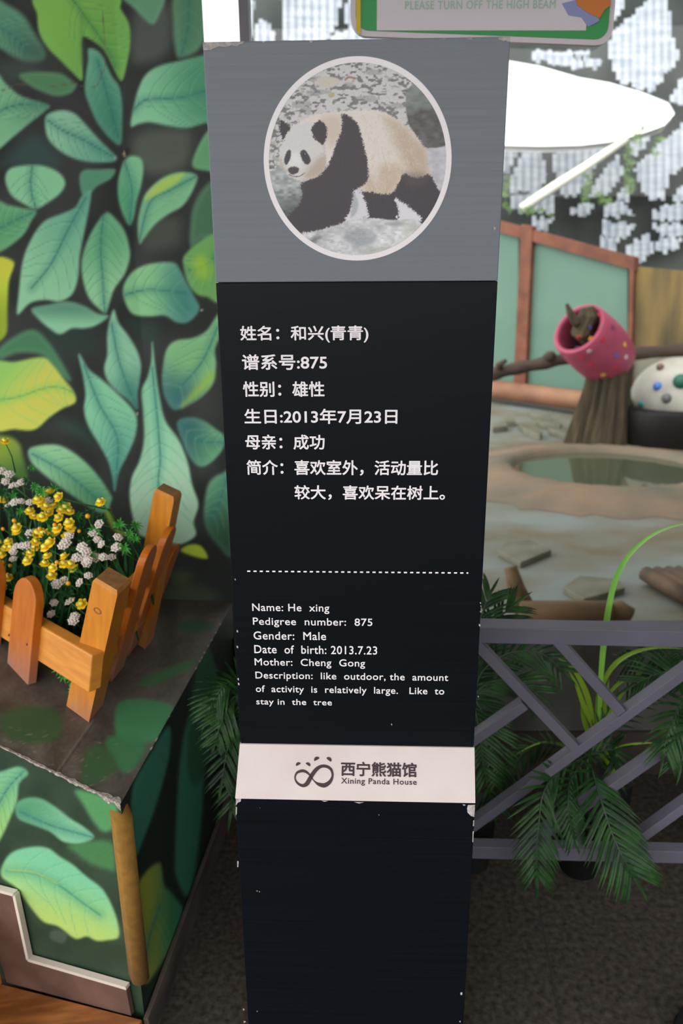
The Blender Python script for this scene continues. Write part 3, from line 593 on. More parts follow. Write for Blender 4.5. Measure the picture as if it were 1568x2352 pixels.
for pts in ([(190, 532), (230, 555), (260, 596), (228, 645), (207, 688), (184, 630), (178, 580)], [(428, 600), (450, 560), (490, 536), (530, 560), (549, 610), (537, 680), (515, 722), (460, 685), (435, 645)]):
    ph.fill(pts, (64, 59, 65), 4)
ph.dx *= 0.3; ph.dy *= 0.3
for pts in ([(236, 775), (263, 767), (262, 820), (241, 872), (222, 877), (212, 840)], [(338, 782), (370, 764), (402, 800), (419, 850), (400, 877), (375, 872), (350, 832)]): ph.fill(pts, (70, 64, 68), 5)
ph.fill([(362, 795), (376, 795), (376, 810), (362, 810)], (44, 40, 44), 4)
ph.fill([(372, 794), (378, 794), (378, 799), (372, 799)], (190, 190, 195), 2)
ph.fill([(244, 912), (288, 895), (326, 910), (320, 940), (286, 957), (254, 942)], (74, 68, 72), 5)
ph.stroke([(262, 900), (290, 902), (312, 908)], 5, (120, 114, 116), 4, 0.6)
ph.stroke([(250, 955), (285, 972), (335, 970), (372, 944)], 6, (96, 84, 84), 3, 0.9)
# snow gaps and the front boulder
ph.dx = (vnoise(sh, 4, 31) - 0.5) * 34; ph.dy = (vnoise(sh, 4, 32) - 0.5) * 34
ph.fill([(762, 1085), (820, 1110), (848, 1180), (872, 1280), (780, 1312), (690, 1325), (735, 1230), (755, 1150)], (218, 218, 226), 5)
ph.fill([(1082, 1150), (1130, 1175), (1200, 1222), (1295, 1312), (1108, 1318), (1112, 1240)], (222, 222, 230), 5)
ph.dx *= 0.2; ph.dy *= 0.2
ph.fill([(750, 1100), (790, 1160), (780, 1250), (735, 1290), (745, 1190)], (150, 156, 158), 14, True, 0.6)
fb = ph.fill([(250, 1470), (340, 1432), (450, 1402), (600, 1362), (760, 1312), (920, 1298), (1040, 1312), (1200, 1306), (1260, 1322), (1300, 1370), (1250, 1480), (1100, 1640), (900, 1700), (600, 1700), (300, 1560)], (206, 208, 211), 6)
sl = fb[0]; t = ((vnoise(sh, (8, 14), 41) - 0.5) * 34 + (vnoise(sh, (30, 40), 42) - 0.5) * 40)[sl]; ph.img[sl] += (t * fb[1])[..., None]
for pts, c, al in (([(700, 1420), (830, 1370), (930, 1430), (900, 1500), (780, 1520), (690, 1470)], (150, 156, 164), 0.6), ([(400, 1480), (470, 1440), (500, 1450), (440, 1500)], (110, 112, 116), 0.8), ([(1010, 1340), (1100, 1320), (1140, 1350), (1060, 1362)], (140, 146, 150), 0.6), ([(850, 1560), (1000, 1520), (1100, 1560), (900, 1620)], (178, 186, 170), 0.7), ([(1150, 1340), (1290, 1350), (1230, 1470), (1150, 1450)], (196, 200, 190), 0.5)): ph.fill(pts, c, 22, True, al)
for k in range(60):
    x = random.uniform(420, 1150); y = random.uniform(1400, 1590); ph.stroke([(x, y), (x + random.uniform(8, 30), y + random.uniform(-12, 6))], 4, (128, 134, 140), 3, 0.4, None, False)
ph.img += (vnoise(sh, 1.6, 51)[..., None] - 0.5) * 12
PM_ = paint_mat('photo_print', 0.45, 0.4)
def disc_pt(a, b):
    x = (a * 2 - 1) * RR * 0.95; z = (b * 2 - 1) * RR * 0.95
    return np.array(S(RC, RZ, 0.0003)) + x[:, None] * np.array(su) + z[:, None] * np.array((0, 0, 1.0))
def disc_keep(P): d = P - np.array(S(RC, RZ, 0.0003)); return (d @ np.array(su)) ** 2 + d[:, 2] ** 2 < (RR * 0.946) ** 2
o, P = grid('photograph', disc_pt, 340, 340, PM_, sign, disc_keep); u, v = proj_np(P)
set_cols(o, ph.sample((u - 590) * 1568 / 460, (v - 120) * 1704 / 500), 1.02); o['label'] = 'round photograph of a giant panda walking over snowy rocks'

# lettering
def text_mesh(s, offset=0.0, cs=1.0, ws=1.0):
    c = bpy.data.curves.new('t', 'FONT'); c.body = s; c.size = 1; c.offset = offset; c.space_character = cs; c.space_word = ws; c.resolution_u = 4
    ob = bpy.data.objects.new('t', c); col.objects.link(ob); bpy.context.view_layer.update()
    dg = bpy.context.evaluated_depsgraph_get(); me = bpy.data.meshes.new_from_object(ob.evaluated_get(dg))
    co = np.zeros(len(me.vertices) * 3); me.vertices.foreach_get('co', co); co = co.reshape(-1, 3)
    fs = [list(p.vertices) for p in me.polygons]; bpy.data.objects.remove(ob); bpy.data.curves.remove(c); bpy.data.meshes.remove(me)
    return co[:, :2], fs
def put_text(name, s, p_tl, p_bl, p_r, mapper, material, parent, offset=0.0, cs=1.0, ws=1.0, label=None):
    """mapper: pixel -> local (a,b); inverse: local -> 3D"""
    co, fs = text_mesh(s, 0.0, cs, ws); px, inv = mapper
    a0, b1 = px(*p_tl); _, b0 = px(*p_bl); a1, _ = px(*p_r)
    mn = co.min(0); mx_ = co.max(0); q = (co - mn) / (mx_ - mn)
    mb = MB(); W_, H_ = a1 - a0, b1 - b0; e = offset / max(mx_[1] - mn[1], 1e-6) * H_
    n_ = 8 if e > 0 else 1; nv_ = (inv(1, 0) - inv(0, 0)).cross(inv(0, 1) - inv(0, 0)).normalized(); nv_ = nv_ if nv_.y < 0 else -nv_
    for k in range(n_):
        ex, ey = (e * math.cos(2 * math.pi * k / n_), e * math.sin(2 * math.pi * k / n_)) if e > 0 else (0, 0)
        mb.add([inv(a0 + e + (W_ - 2 * e) * x + ex, b0 + e + (H_ - 2 * e) * y + ey) + nv_ * 5e-5 * k for x, y in q], fs)
    o = mb.build(name, material, parent)
    if label: o['label'] = label
    return o
m_sign = (lambda u, v: sl2(s_px(u, v, 0.0006)), lambda a, b: S(a, b, 0.0006))
zc = 660 / 1568
for s_, x0_, x1_, y0_, y1_ in (('姓名：和兴(青青)', 120, 822, 115, 208), ('谱系号:875', 130, 596, 270, 356), ('性别：雄性', 135, 582, 418, 503), ('生日:2013年7月23日', 143, 980, 567, 650), ('母亲：成功', 148, 583, 708, 790), ('简介：喜欢室外，活动量比', 155, 1202, 846, 930), ('较大，喜欢呆在树上。', 417, 1240, 984, 1064)):
    X0, X1, Y0, Y1 = 500 + x0_ * zc, 500 + x1_ * zc, 700 + y0_ * zc, 700 + y1_ * zc
    put_text('chinese_lettering', s_, (X0, Y0), (X0, Y1), (X1, (Y0 + Y1) / 2), m_sign, WP, sign, 0.019)
ze = 620 / 1568
EP = mat('thin_white_print', (238, 235, 238), 0.5)
for s_, x0_, x1_, y0_, y1_ in (('Name: He  xing', 148, 597, 268, 325), ('Pedigree  number:  875', 152, 847, 349, 405), ('Gender:  Male', 156, 578, 430, 477), ('Date  of  birth: 2013.7.23', 160, 875, 509, 557), ('Mother:  Cheng  Gong', 162, 805, 586, 640), ('Description:  like  outdoor, the  amount', 167, 1288, 664, 716), ('of  activity  is  relatively  large.   Like  to', 169, 1265, 743, 794), ('stay in  the  tree', 172, 612, 820, 865)):
    X0, X1, Y0, Y1 = 520 + x0_ * ze, 520 + x1_ * ze, 1280 + y0_ * ze, 1280 + y1_ * ze
    put_text('english_lettering', s_, (X0, Y0), (X0, Y1), (X1, (Y0 + Y1) / 2), m_sign, EP, sign, 0.009, 1.06)
mb = MB()
for k in range(36):
    t = k / 35; x = 567.5 + (1071 - 567.5) * t; y = 1312 + 4.2 * t; w_ = 7.2 if k < 35 else 4
    p = [s_px(x, y - 1.7, 0.0006), s_px(x + w_, y - 1.7, 0.0006), s_px(x + w_, y + 1.7, 0.0006), s_px(x, y + 1.7, 0.0006)]; mb.add(p, [(3, 2, 1, 0)])
mb.build('dashed_line', WP, sign)
# logo on the sloping band
lp0 = S(-0.2, ZB, 0.002); lp1 = S(0.2, ZB, 0.002); lp2 = SB(-BH, ZK, BO + 0.001); ln = (lp1 - lp0).cross(lp2 - lp0).normalized()
if ln.y > 0: ln = -ln
lu = su.copy(); lv = ln.cross(lu).normalized()
if lv.z < 0: lv = -lv
lo = lp0 + ln * 0.0006
def l_px(u, v): p = on_plane(u, v, lo, ln) - lo; return p.dot(lu), p.dot(lv)
def l_inv(a, b): return lo + lu * a + lv * b
LB = mat('logo_brown', (52, 32, 38), 0.5)
def V5(x, y): return (520 + x * 600 / 1568, 1680 + y * 600 / 1568)
mb = MB()
path = [(480, 316, 26), (455, 325, 19), (425, 309, 13), (411, 280, 9), (421, 250, 13), (450, 237, 18), (476, 242, 16), (500, 262, 10), (515, 284, 6), (532, 303, 9), (556, 318, 21), (590, 323, 27), (622, 300, 21), (636, 265, 13), (628, 230, 16), (602, 211, 18), (570, 209, 19), (541, 226, 23), (516, 257, 25), (497, 290, 26)]
cl = catmull(path, True, 5); n = len(cl); vs = []; fs = []
for i in range(n):
    x, y, w_ = cl[i]; t = cl[(i + 1) % n][:2] - cl[i - 1][:2]; t = t / np.hypot(*t); nx, ny = -t[1], t[0]
    for sgn in (-1, 1): vs.append(l_inv(*l_px(*V5(x + nx * w_ / 2 * sgn, y + ny * w_ / 2 * sgn))))
    j = (i + 1) % n; fs.append((2 * i, 2 * j, 2 * j + 1, 2 * i + 1))
mb.add(vs, fs)
for cx, cy, r_, an in ((432, 200, 16, -30), (487, 201, 16, 35), (543, 169, 18, -30), (612, 171, 18, 40)):
    p = []
    for k in range(13):
        t = math.pi * k / 12; x, y = r_ * math.cos(t), -r_ * math.sin(t); p.append((x, y))
    for k in range(1, 6): p.append((-r_ + 2 * r_ * k / 6, r_ * 0.12 * math.sin(math.pi * k / 6)))
    ca, sa = math.cos(math.radians(an)), math.sin(math.radians(an))
    q = [l_inv(*l_px(*V5(cx + x * ca - y * sa, cy + x * sa + y * ca))) for x, y in p]; mb.add(q, [tuple(range(len(q)))])
mb.build('logo_emblem', LB, sign)
m_logo = (l_px, l_inv)
put_text('logo_lettering', '西宁熊猫馆', V5(687, 180), V5(687, 268), V5(1141, 230), m_logo, LB, sign, 0.026)
put_text('logo_lettering', 'Xining Panda House', V5(688, 278), V5(688, 324), V5(1141, 310), m_logo, LB, sign, 0.016, 1.1)
# worn paint
CW = mat('worn_edge', (190, 184, 184), 0.8, rgb2=(150, 144, 142), scale=(150, 150, 150))
def worn(pts, fn_):
    q = [fn_(x, y) for x, y in pts]; mb = MB(); mb.add(q, [tuple(range(len(q)))[::-1]]); mb.build('worn_patch', CW, sign)
def VA(p): return [(440 + x * 760 / 1568, y * 660 / 1362) for x, y in p]
for p in (VA([(52, 200), (250, 196), (242, 208), (225, 211), (214, 220), (190, 214), (165, 224), (132, 219), (102, 230), (92, 237), (55, 239)]), VA([(1450, 178), (1508, 173), (1508, 196), (1497, 199), (1488, 190), (1478, 196), (1466, 190), (1458, 191)]), VA([(1300, 181), (1330, 180), (1322, 187), (1310, 186)]), VA([(556, 192), (576, 191), (568, 202), (561, 201)]), VA([(1428, 1072), (1441, 1080), (1434, 1092), (1432, 1082)]), VA([(1184, 183), (1204, 182), (1200, 186)]), VA([(330, 196), (350, 195), (342, 201)])):
    worn(p, lambda x, y: s_px(x, y, 0.0006))
for x, y in ((548, 1571), (547, 1560), (545, 1450), (1103, 1385), (1104, 1392), (1103, 1405), (1101, 1436), (545, 1486), (1098, 1600), (899, 1664), (540, 1331)):
    w_ = random.uniform(0.8, 1.7); worn([(x - w_, y - w_ * 2), (x + w_, y - w_), (x + w_, y + w_ * 2), (x - w_, y + w_)], lambda x, y: s_px(x, y, 0.0006))
def box_px(x, y): return on_plane(x, y, so + sn * (BO + 0.0006), sn)
def V6(p): return [(500 + x * 620 / 1568, 1830 + y * 620 / 1568) for x, y in p]
for p in (V6([(1452, 48), (1494, 46), (1489, 118), (1470, 112), (1450, 92), (1447, 68)]), V6([(105, 10), (136, 10), (133, 28), (116, 34), (105, 52)]), V6([(104, 58), (112, 60), (110, 100), (104, 110)]), V6([(1483, 140), (1489, 135), (1488, 168), (1481, 172)]), V6([(1480, 200), (1486, 200), (1483, 265), (1478, 262)]), V6([(113, 372), (121, 376), (118, 410), (113, 408)]), V6([(1408, 1138), (1420, 1136), (1420, 1150), (1410, 1152)]), V6([(145, 1230), (156, 1234), (150, 1244)]), V6([(150, 1302), (164, 1306), (152, 1314)]), V6([(1400, 1304), (1410, 1302), (1408, 1312)]), V6([(222, 546), (232, 544), (230, 552)]), V6([(240, 548), (246, 552), (240, 556)]), V6([(242, 64), (246, 64), (246, 68)]), V6([(932, 104), (938, 104), (936, 110)]), V6([(600, 22), (640, 24), (620, 30)]), V6([(790, 30), (850, 32), (820, 40)]), V6([(1420, 44), (1440, 46), (1430, 54)]), V6([(225, 1244), (233, 1246), (228, 1250)])):
    worn(p, box_px)

# ------------------------------------------------------------------ picket fence round the planter
WO = mat('fence_wood', (194, 124, 18), 0.42, spec=0.3, rgb2=(172, 100, 12), scale=(60, 60, 5), detail=5, w=(0.3, 0.7))
WO2 = mat('fence_endgrain', (166, 108, 54), 0.55, rgb2=(140, 88, 42), scale=(60, 60, 60))
WO3 = mat('rail_wood', (204, 136, 50), 0.5, rgb2=(186, 116, 36), scale=(8, 8, 90), detail=5)
WOP = mat('picket_wood', (184, 102, 26), 0.45, spec=0.3, rgb2=(164, 86, 18), scale=(60, 60, 5), detail=5, w=(0.3, 0.7))
def worn_foot(m, lo, hi):
    nt = m.node_tree; b = nt.nodes['Principled BSDF']; src = b.inputs['Base Color'].links[0].from_socket
    t = nt.nodes.new('ShaderNodeTexCoord'); sp = nt.nodes.new('ShaderNodeSeparateXYZ'); nz = nt.nodes.new('ShaderNodeTexNoise'); ad = nt.nodes.new('ShaderNodeMath'); r = nt.nodes.new('ShaderNodeMapRange'); mx = nt.nodes.new('ShaderNodeMix'); mx.data_type = 'RGBA'
    nt.links.new(t.outputs['Generated'], sp.inputs[0]); nt.links.new(t.outputs['Object'], nz.inputs['Vector']); nz.inputs['Scale'].default_value = 30
    ad.operation = 'MULTIPLY_ADD'; nt.links.new(nz.outputs['Fac'], ad.inputs[0]); ad.inputs[1].default_value = 0.25; nt.links.new(sp.outputs['Z'], ad.inputs[2])
    nt.links.new(ad.outputs[0], r.inputs['Value']); r.inputs['From Min'].default_value = lo; r.inputs['From Max'].default_value = hi; r.inputs['To Min'].default_value = 0.62; r.inputs['To Max'].default_value = 0.0
    nt.links.new(r.outputs['Result'], mx.inputs['Factor']); nt.links.new(src, mx.inputs[6]); mx.inputs[7].default_value = (*lin((142, 112, 104)), 1)
    nt.links.new(mx.outputs[2], b.inputs['Base Color'])
worn_foot(WO, 0.10, 0.36); worn_foot(WOP, 0.22, 0.56)
NL = mat('nail_dark', (58, 36, 22), 0.6); KN = mat('knot', (120, 66, 22), 0.5)
pb = [on_l(x, y) for x, y in ((152, 1621), (204, 1659), (237, 1618))]
e1 = (pb[1] - pb[0]) / 2; e2 = (pb[2] - pb[1]) / 2; pc = (pb[0] + pb[2]) / 2
f_dir = Vector((-math.sin(math.radians(47)), math.cos(math.radians(47)), 0)); 
bkb = on_l(322, 1466); s_dir = Vector((bkb.x - pc.x, bkb.y - pc.y, 0)).normalized(); e2 = (pb[2] - pb[1]) / 2
fence = thing('planter_fence', (pc.x, pc.y, LZ), 'orange-stained wooden picket fence around the flower bed', 'fence')
def post(bp, top_px, e1, e2, name='post'):
    tp = on_y(*top_px, bp.y); ax = tp - bp
    mb = MB(); q = [(-1, -1), (1, -1), (1, 1), (-1, 1)]
    t1 = tp - ax.normalized() * 0.008
    mb.hexa([bp + e1 * a + e2 * b for a, b in q], [t1 + e1 * a + e2 * b for a, b in q])
    mb.add([t1 + e1 * a + e2 * b for a, b in q] + [tp + e1 * a * 0.86 + e2 * b * 0.86 for a, b in q], [(0, 1, 5, 4), (1, 2, 6, 5), (2, 3, 7, 6), (3, 0, 4, 7)])
    mb.add([tp + e1 * a * 0.86 + e2 * b * 0.86 for a, b in q], [(0, 1, 2, 3)], 1)
    o = mb.build(name, [WO, WO2], fence); return o, bp, tp
po, pB, pT = post(pc, (259, 1328), e1, e2); po['label'] = 'front corner post with a knot'
post(bkb, (387, 1125), e1 * 0.9, e2 * 0.8)[0]['label'] = 'rear post against the painted wall'
def picket(base, top, wv, tv, name='picket', rnd=True):
    """base, top centre points; wv half width vector, tv half thickness vector"""
    ax = top - base; L = ax.length; up = ax / L; w_ = wv.length; wu = wv / w_; pts = [base - wv, base + wv]
    sh_ = top - up * w_
    for k in range(0, 13): t = math.pi * k / 12; pts.append(sh_ + wu * w_ * math.cos(t) + up * w_ * math.sin(t))
    mb = MB(); mb.prism([p - tv for p in pts], tv * 2); return mb.build(name, WOP, fence, bevel=0.002)
fnn = Vector((-f_dir.y, f_dir.x, 0)); 
if fnn.y > 0: fnn = -fnn
snn = Vector((s_dir.y, -s_dir.x, 0))
fpl = pB + fnn * 0.034                      # fence front plane
lean = (pT - pB) / (pT.z - pB.z)
def lean_pt(p0, z): return p0 + lean * (z - p0.z)
def fpx(x, y):                              # on the leaning front fence plane
    n_ = f_dir.cross(lean).normalized(); return on_plane(x, y, fpl, n_)
# front rail
ra = fpx(222, 1520); rb = fpx(-70, 1345)
def rail(c0, c1, hv, tv, name, m): mb = MB(); q = [(-1, -1), (1, -1), (1, 1), (-1, 1)]; mb.hexa([c0 + hv * a + tv * b for a, b in q], [c1 + hv * a + tv * b for a, b in q]); return mb.build(name, m, fence, bevel=0.003)
h0 = fpx(218, 1586) - fpx(226, 1500); hv = h0 * 0.5
c0 = fpx(222, 1543); c1 = fpx(-80, 1363); rl = rail(c0, c1, hv, fnn * 0.014, 'rail', WO3)
for x, y in V3([(518, 1272), (488, 1408)]): mb = MB(); mb.sphere(fpx(x, y) + fnn * 0.0105, 0.0028, 8, 6); mb.build('nail', NL, rl)
fo = fnn * 0.022
def fpx2(x, y): n_ = f_dir.cross(lean).normalized(); return on_plane(x, y, fpl + fo, n_)
pk = picket(fpx2(48, 1562), fpx2(70, 1326), -f_dir * 0.049, fnn * 0.010)
for x, y in V3([(88, 1135), (204, 1194)]): mb = MB(); mb.sphere(fpx2(x, y) + fnn * 0.0095, 0.0028, 8, 6); mb.build('nail', NL, pk)
d_ = fpx2(70, 1326) - fpx2(48, 1562)
picket(fpx2(48, 1562) + f_dir * 0.17, fpx2(70, 1326) + f_dir * 0.17, -f_dir * 0.049, fnn * 0.010)
# knot on the post
n_ = f_dir.cross(lean).normalized(); n_ = n_ if n_.y < 0 else -n_
kp = on_plane(224, 1403, pB + e1 * 0 - e2 * 1.0 , Vector(e1).cross(lean).normalized())
mb = MB(); ring = []
kn = e1.cross(lean).normalized(); kn = kn if kn.y < 0 else -kn
for r_, m_ in ((0.011, 0), ):
    pts = [kp + kn * 0.0008 + e1.normalized() * r_ * math.cos(t) + lean.normalized() * r_ * 0.55 * math.sin(t) for t in [2 * math.pi * k / 20 for k in range(20)]]
    pin = [kp + kn * 0.0008 + e1.normalized() * r_ * 0.72 * math.cos(t) + lean.normalized() * r_ * 0.36 * math.sin(t) for t in [2 * math.pi * k / 20 for k in range(20)]]
    mb.add(pts + pin, [(k, (k + 1) % 20, 20 + (k + 1) % 20, 20 + k) for k in range(20)])
mb.build('knot', KN, po)
# side pickets and rails
def sbase(x, y): return on_l(x, y)
for (bx, by), (tx, ty) in (((262, 1548), (345, 1253)), ((298, 1492), (391, 1211)), ((330, 1450), (402, 1250))):
    b_ = sbase(bx, by); t_ = on_y(tx, ty, b_.y); picket(b_, t_, s_dir * 0.034, snn * 0.009)
for hgt in (0.09, 0.2):
    a_ = lean_pt(pB, pB.z + hgt) + s_dir * 0.03; b_ = lean_pt(bkb, bkb.z + hgt); rail(a_, b_, Vector((0, 0, 0.022)), snn * 0.009, 'rail', WO)

# ------------------------------------------------------------------ flower bed
wpl = on_y(0, 1400, 1.9)
SO = mat('soil', (30, 34, 24), 0.95, rgb2=(18, 22, 14), scale=(50, 50, 50), bump=0.5)
mb = MB(); p4 = [pB + s_dir * 0.03 - f_dir * 0.0, bkb - s_dir * 0.02, dn(w_corner, LZ) + ldir * -0.1, dn(w_corner, LZ) + ldir * -0.55, pB + f_dir * 0.36 + Vector((-0.1, 0, 0)), pB + f_dir * 0.3]
p4 = [Vector((p.x, p.y, l_z(p) + 0.003)) for p in p4]
p4 = [p + (Vector((0, -0.02, 0)) if i in (2, 3) else Vector()) for i, p in enumerate(p4)]
mb.prism(p4, (0, 0, 0.02)); tag(mb.build('soil', SO), 'dark soil filling the picket planter on the ledge', 'soil', kind='stuff')
lnrm = Vector((ldir.y, -ldir.x, 0))
def bed_y(v, u=None):
    y = float(np.interp(v, [1060, 1200, 1340, 1450, 1560], [1.72, 1.64, 1.56, 1.50, 1.46]))
    if u is not None: y = min(max(y, fpx(u, v).y + 0.075), on_plane(u, v, w_corner, lnrm).y - 0.09)
    return y
STM = mat('stem_green', (52, 120, 52), 0.5); LFG = mat('bed_leaf', (38, 92, 42), 0.5, spec=0.25, rgb2=(16, 48, 28), scale=(30, 30, 30)); FRN = mat('fern_green', (58, 136, 54), 0.5, spec=0.25)
YEL = mat('petal_yellow', (255, 224, 52), 0.5, rgb2=(250, 208, 36), scale=(80, 80, 80)); WHT = mat('petal_white', (232, 222, 214), 0.6, rgb2=(214, 204, 196), scale=(80, 80, 80)); ORG = mat('bud_orange', (240, 168, 30), 0.5); CUP = mat('cup_yellow', (255, 226, 84), 0.5)
def flower(name, petal, label, group, kind):
    """origin at the flower head; the stem hangs below"""
    r = thing(name, (0, 0, 0), label, 'flower', group)
    mb = MB(); mb.tube([(0, 0, 0), (0.006, 0.01, -0.05), (0.004, 0.03, -0.12)], [0.0013, 0.0015, 0.0016], 5); mb.build('stem', STM, r, True)
    mb = MB()
    if kind == 0:
        for rg_, n_, L, zt_ in ((0, 6, 0.0115, 0.003), (1, 5, 0.0085, 0.008)):
            for k in range(n_):
                a = 2 * math.pi * (k + rg_ * 0.5) / n_; c, s_ = math.cos(a), math.sin(a)
                def q(x, y, z): return (c * x - s_ * y, s_ * x + c * y, z)
                mb.add([q(0.001, 0, 0), q(L * 0.5, -L * 0.42, zt_ * 0.7), q(L * 0.85, -L * 0.28, zt_), q(L, 0, zt_ + 0.001), q(L * 0.85, L * 0.28, zt_), q(L * 0.5, L * 0.42, zt_ * 0.7), q(L * 0.5, 0, zt_ * 0.4)], [(0, 1, 6), (1, 2, 3, 6), (6, 3, 4, 5), (0, 6, 5)])
        mb.build('bloom', petal, r, True)
        mb = MB(); mb.tube([(0, 0, 0), (0, 0, 0.007), (0, 0, 0.010)], [0.003, 0.0045, 0.0052], 8, cap=True, rough=0.1); mb.build('cup', CUP, r, True)
    elif kind == 1:
        for k in range(7):
            a = 2 * math.pi * k / 6; q_ = 0.0065 if k < 6 else 0
            for m_ in range(5):
                b = 2 * math.pi * m_ / 5 + k; d_ = 0.0045
                mb.sphere((q_ * math.cos(a) + d_ * math.cos(b), q_ * math.sin(a) + d_ * math.sin(b), 0.003 + (0.004 if k == 6 else 0) + 0.002 * math.sin(m_ * 2.4)), 0.003, 6, 4, (1, 1, 0.6))
        mb.build('bloom', petal, r, True)
    else:
        mb.sphere((0, 0, 0), 0.0055, 8, 6, (1, 1, 1.1)); mb.build('bud', ORG, r, True)
    return r
fy = flower('yellow_flower', YEL, 'small yellow artificial flower on a thin green stem in the planter', 'yellow flowers in the picket planter', 0)
fw = flower('white_flower', WHT, 'small white artificial flower cluster on a stem in the planter', 'white flowers in the picket planter', 1)
fb_ = flower('orange_bud', ORG, 'tiny orange bud among the yellow planter flowers', 'orange buds in the picket planter', 2)
yel = [(35, 920), (20, 1310), (290, 1272), (340, 1262), (400, 1288), (255, 1315), (282, 1325), (675, 1325), (200, 1385), (305, 1360), (328, 1392), (225, 1418), (283, 1422), (370, 1355), (408, 1372), (440, 1355), (465, 1390), (395, 1425), (465, 1460), (465, 1495), (390, 1500), (118, 1495), (115, 1525), (250, 1535), (295, 1530), (370, 1530), (440, 1550), (60, 1588), (235, 1590), (235, 1622), (345, 1590), (310, 1625), (10, 1590), (35, 1630), (15, 1662), (80, 1630), (205, 1662), (320, 1685), (190, 1715), (300, 1735), (355, 1758), (435, 1690), (430, 1735), (465, 1745), (495, 1765), (345, 1808), (55, 1828), (15, 1880), (550, 2000), (10, 1900)]
wht = [(10, 1115), (65, 1135), (40, 1178), (90, 1210), (125, 1200), (150, 1190), (65, 1340), (100, 1320), (140, 1315), (200, 1322), (330, 1305), (665, 1465), (625, 1527), (650, 1570), (680, 1600), (785, 1555), (778, 1622), (745, 1688), (688, 1685), (632, 1688), (550, 1620), (575, 1650), (510, 1690), (560, 1690), (575, 1730), (592, 1705), (205, 1530), (465, 1540), (440, 1590), (420, 1615), (150, 1610), (110, 1615), (185, 1610), (90, 1650), (90, 1700), (535, 1855), (590, 1810), (360, 1990), (470, 1985), (345, 2065), (500, 2080), (430, 1840), (380, 1865), (490, 2110)]
bud = [(585, 1410), (365, 1468), (265, 1495), (528, 1510), (20, 1495), (165, 1660), (20, 1720), (70, 1740), (380, 1718), (455, 1858), (95, 1440)]
def place(proto, lst, sc):
    first = True
    for x, y in lst:
        u_, v_ = x * Z1, 700 + y * Z1; Y = bed_y(v_, u_) + random.uniform(-0.02, 0.03); p = on_y(u_, v_, Y)
        t = copy_thing(proto, p, (random.uniform(0.3, 0.9), random.uniform(-0.35, 0.35), random.uniform(-0.6, 0.6)), sc=random.uniform(*sc))
for pr, ls, sc in ((fy, yel, (0.95, 1.25)), (fw, wht, (0.72, 0.98)), (fb_, bud, (0.7, 0.95))):
    place(pr, ls[1:], sc); p = on_y(ls[0][0] * Z1, 700 + ls[0][1] * Z1, bed_y(700 + ls[0][1] * Z1, ls[0][0] * Z1)); pr.location = p; pr.rotation_euler = (0.5, 0, 0.3)
def blade(mb, pts, w, mi=0, up=None):
    """flat tapering leaf along points, slightly folded"""
    pts = [Vector(p) for p in pts]; n = len(pts); vs = []; fs = []
    for i, p in enumerate(pts):
        t = (pts[min(i + 1, n - 1)] - pts[max(i - 1, 0)]).normalized(); s_ = t.cross(up or Vector((0, -1, 0.3))); s_ = s_.normalized() if s_.length > 1e-4 else Vector((1, 0, 0)); nn = s_.cross(t)
        ww = w * (min(1, 0.55 + i / n * 1.4) if i < n * 0.4 else 1) * (1 - (i / (n - 1)) ** 2.2) + w * 0.03
        vs += [p - s_ * ww / 2, p - nn * ww * 0.12, p + s_ * ww / 2]
        if i: fs += [(3 * i - 3, 3 * i - 2, 3 * i + 1, 3 * i), (3 * i - 2, 3 * i - 1, 3 * i + 2, 3 * i + 1)]
    mb.add(vs, fs, mi)
mb = MB(); frn = MB()
for k in range(620):
    v_ = random.uniform(1090, 1590); u_ = random.uniform(-110, 330 - max(0, (1180 - v_)) * 1.2)
    if v_ > 1330 and u_ > 260: continue
    if v_ < 1330 and u_ > 330 - 0: continue
    if v_ < 1190 and u_ > 60 + (v_ - 1090) * 2.3: continue
    if v_ > 1230 and u_ > 318 - (v_ - 1230) * 0.9: continue
    Y = bed_y(v_, u_) + 0.03 + random.uniform(-0.02, 0.05); tip = on_y(u_, v_, Y)
    bz = LZ + 0.05; L = max(tip.z - bz, 0.05) * random.uniform(0.4, 1.0); base = Vector((tip.x + random.uniform(-0.04, 0.04), tip.y + random.uniform(0.0, 0.03), tip.z - L)); mid = (base + tip) / 2 + Vector((random.uniform(-0.015, 0.015), -0.01, 0.02))
    blade(mb, [base, (base + mid) / 2 + Vector((0, 0, 0.006)), mid, (mid + tip) / 2 + Vector((0, 0, 0.006)), tip], random.uniform(0.006, 0.011), 0 if random.random() < 0.8 else 1)
def sprig(mb, c, n, L, mi=2):
    c = Vector(c)
    for k in range(n):
        a = 2 * math.pi * k / n + random.uniform(-0.2, 0.2); d = Vector((math.cos(a), -0.25, math.sin(a) * 0.9)).normalized(); l = L * random.uniform(0.7, 1.1)
        blade(mb, [c, c + d * l * 0.5 + Vector((0, -0.004, 0.003)), c + d * l], l * 0.28, mi)
for k in range(170):
    v_ = random.uniform(1060, 1580); u_ = random.uniform(-110, 320)
    if v_ < 1200 and u_ > 50 + (v_ - 1090) * 2.4: continue
    if v_ > 1330 and u_ > 190: continue
    if v_ > 1200 and u_ > 318 - (v_ - 1230) * 0.9: continue
    sprig(mb, on_y(u_, v_, bed_y(v_, u_) + random.uniform(0, 0.06)), random.randint(7, 10), random.uniform(0.012, 0.024), 1 if random.random() < 0.55 else 2)
for x, y, L in ((835, 1625, 0.02), (240, 1215, 0.018), (870, 1530, 0.016), (905, 1560, 0.014), (215, 1090, 0.012)):
    sprig(mb, on_y(x * Z1, 700 + y * Z1, bed_y(700 + y * Z1)), 9, L, 2)
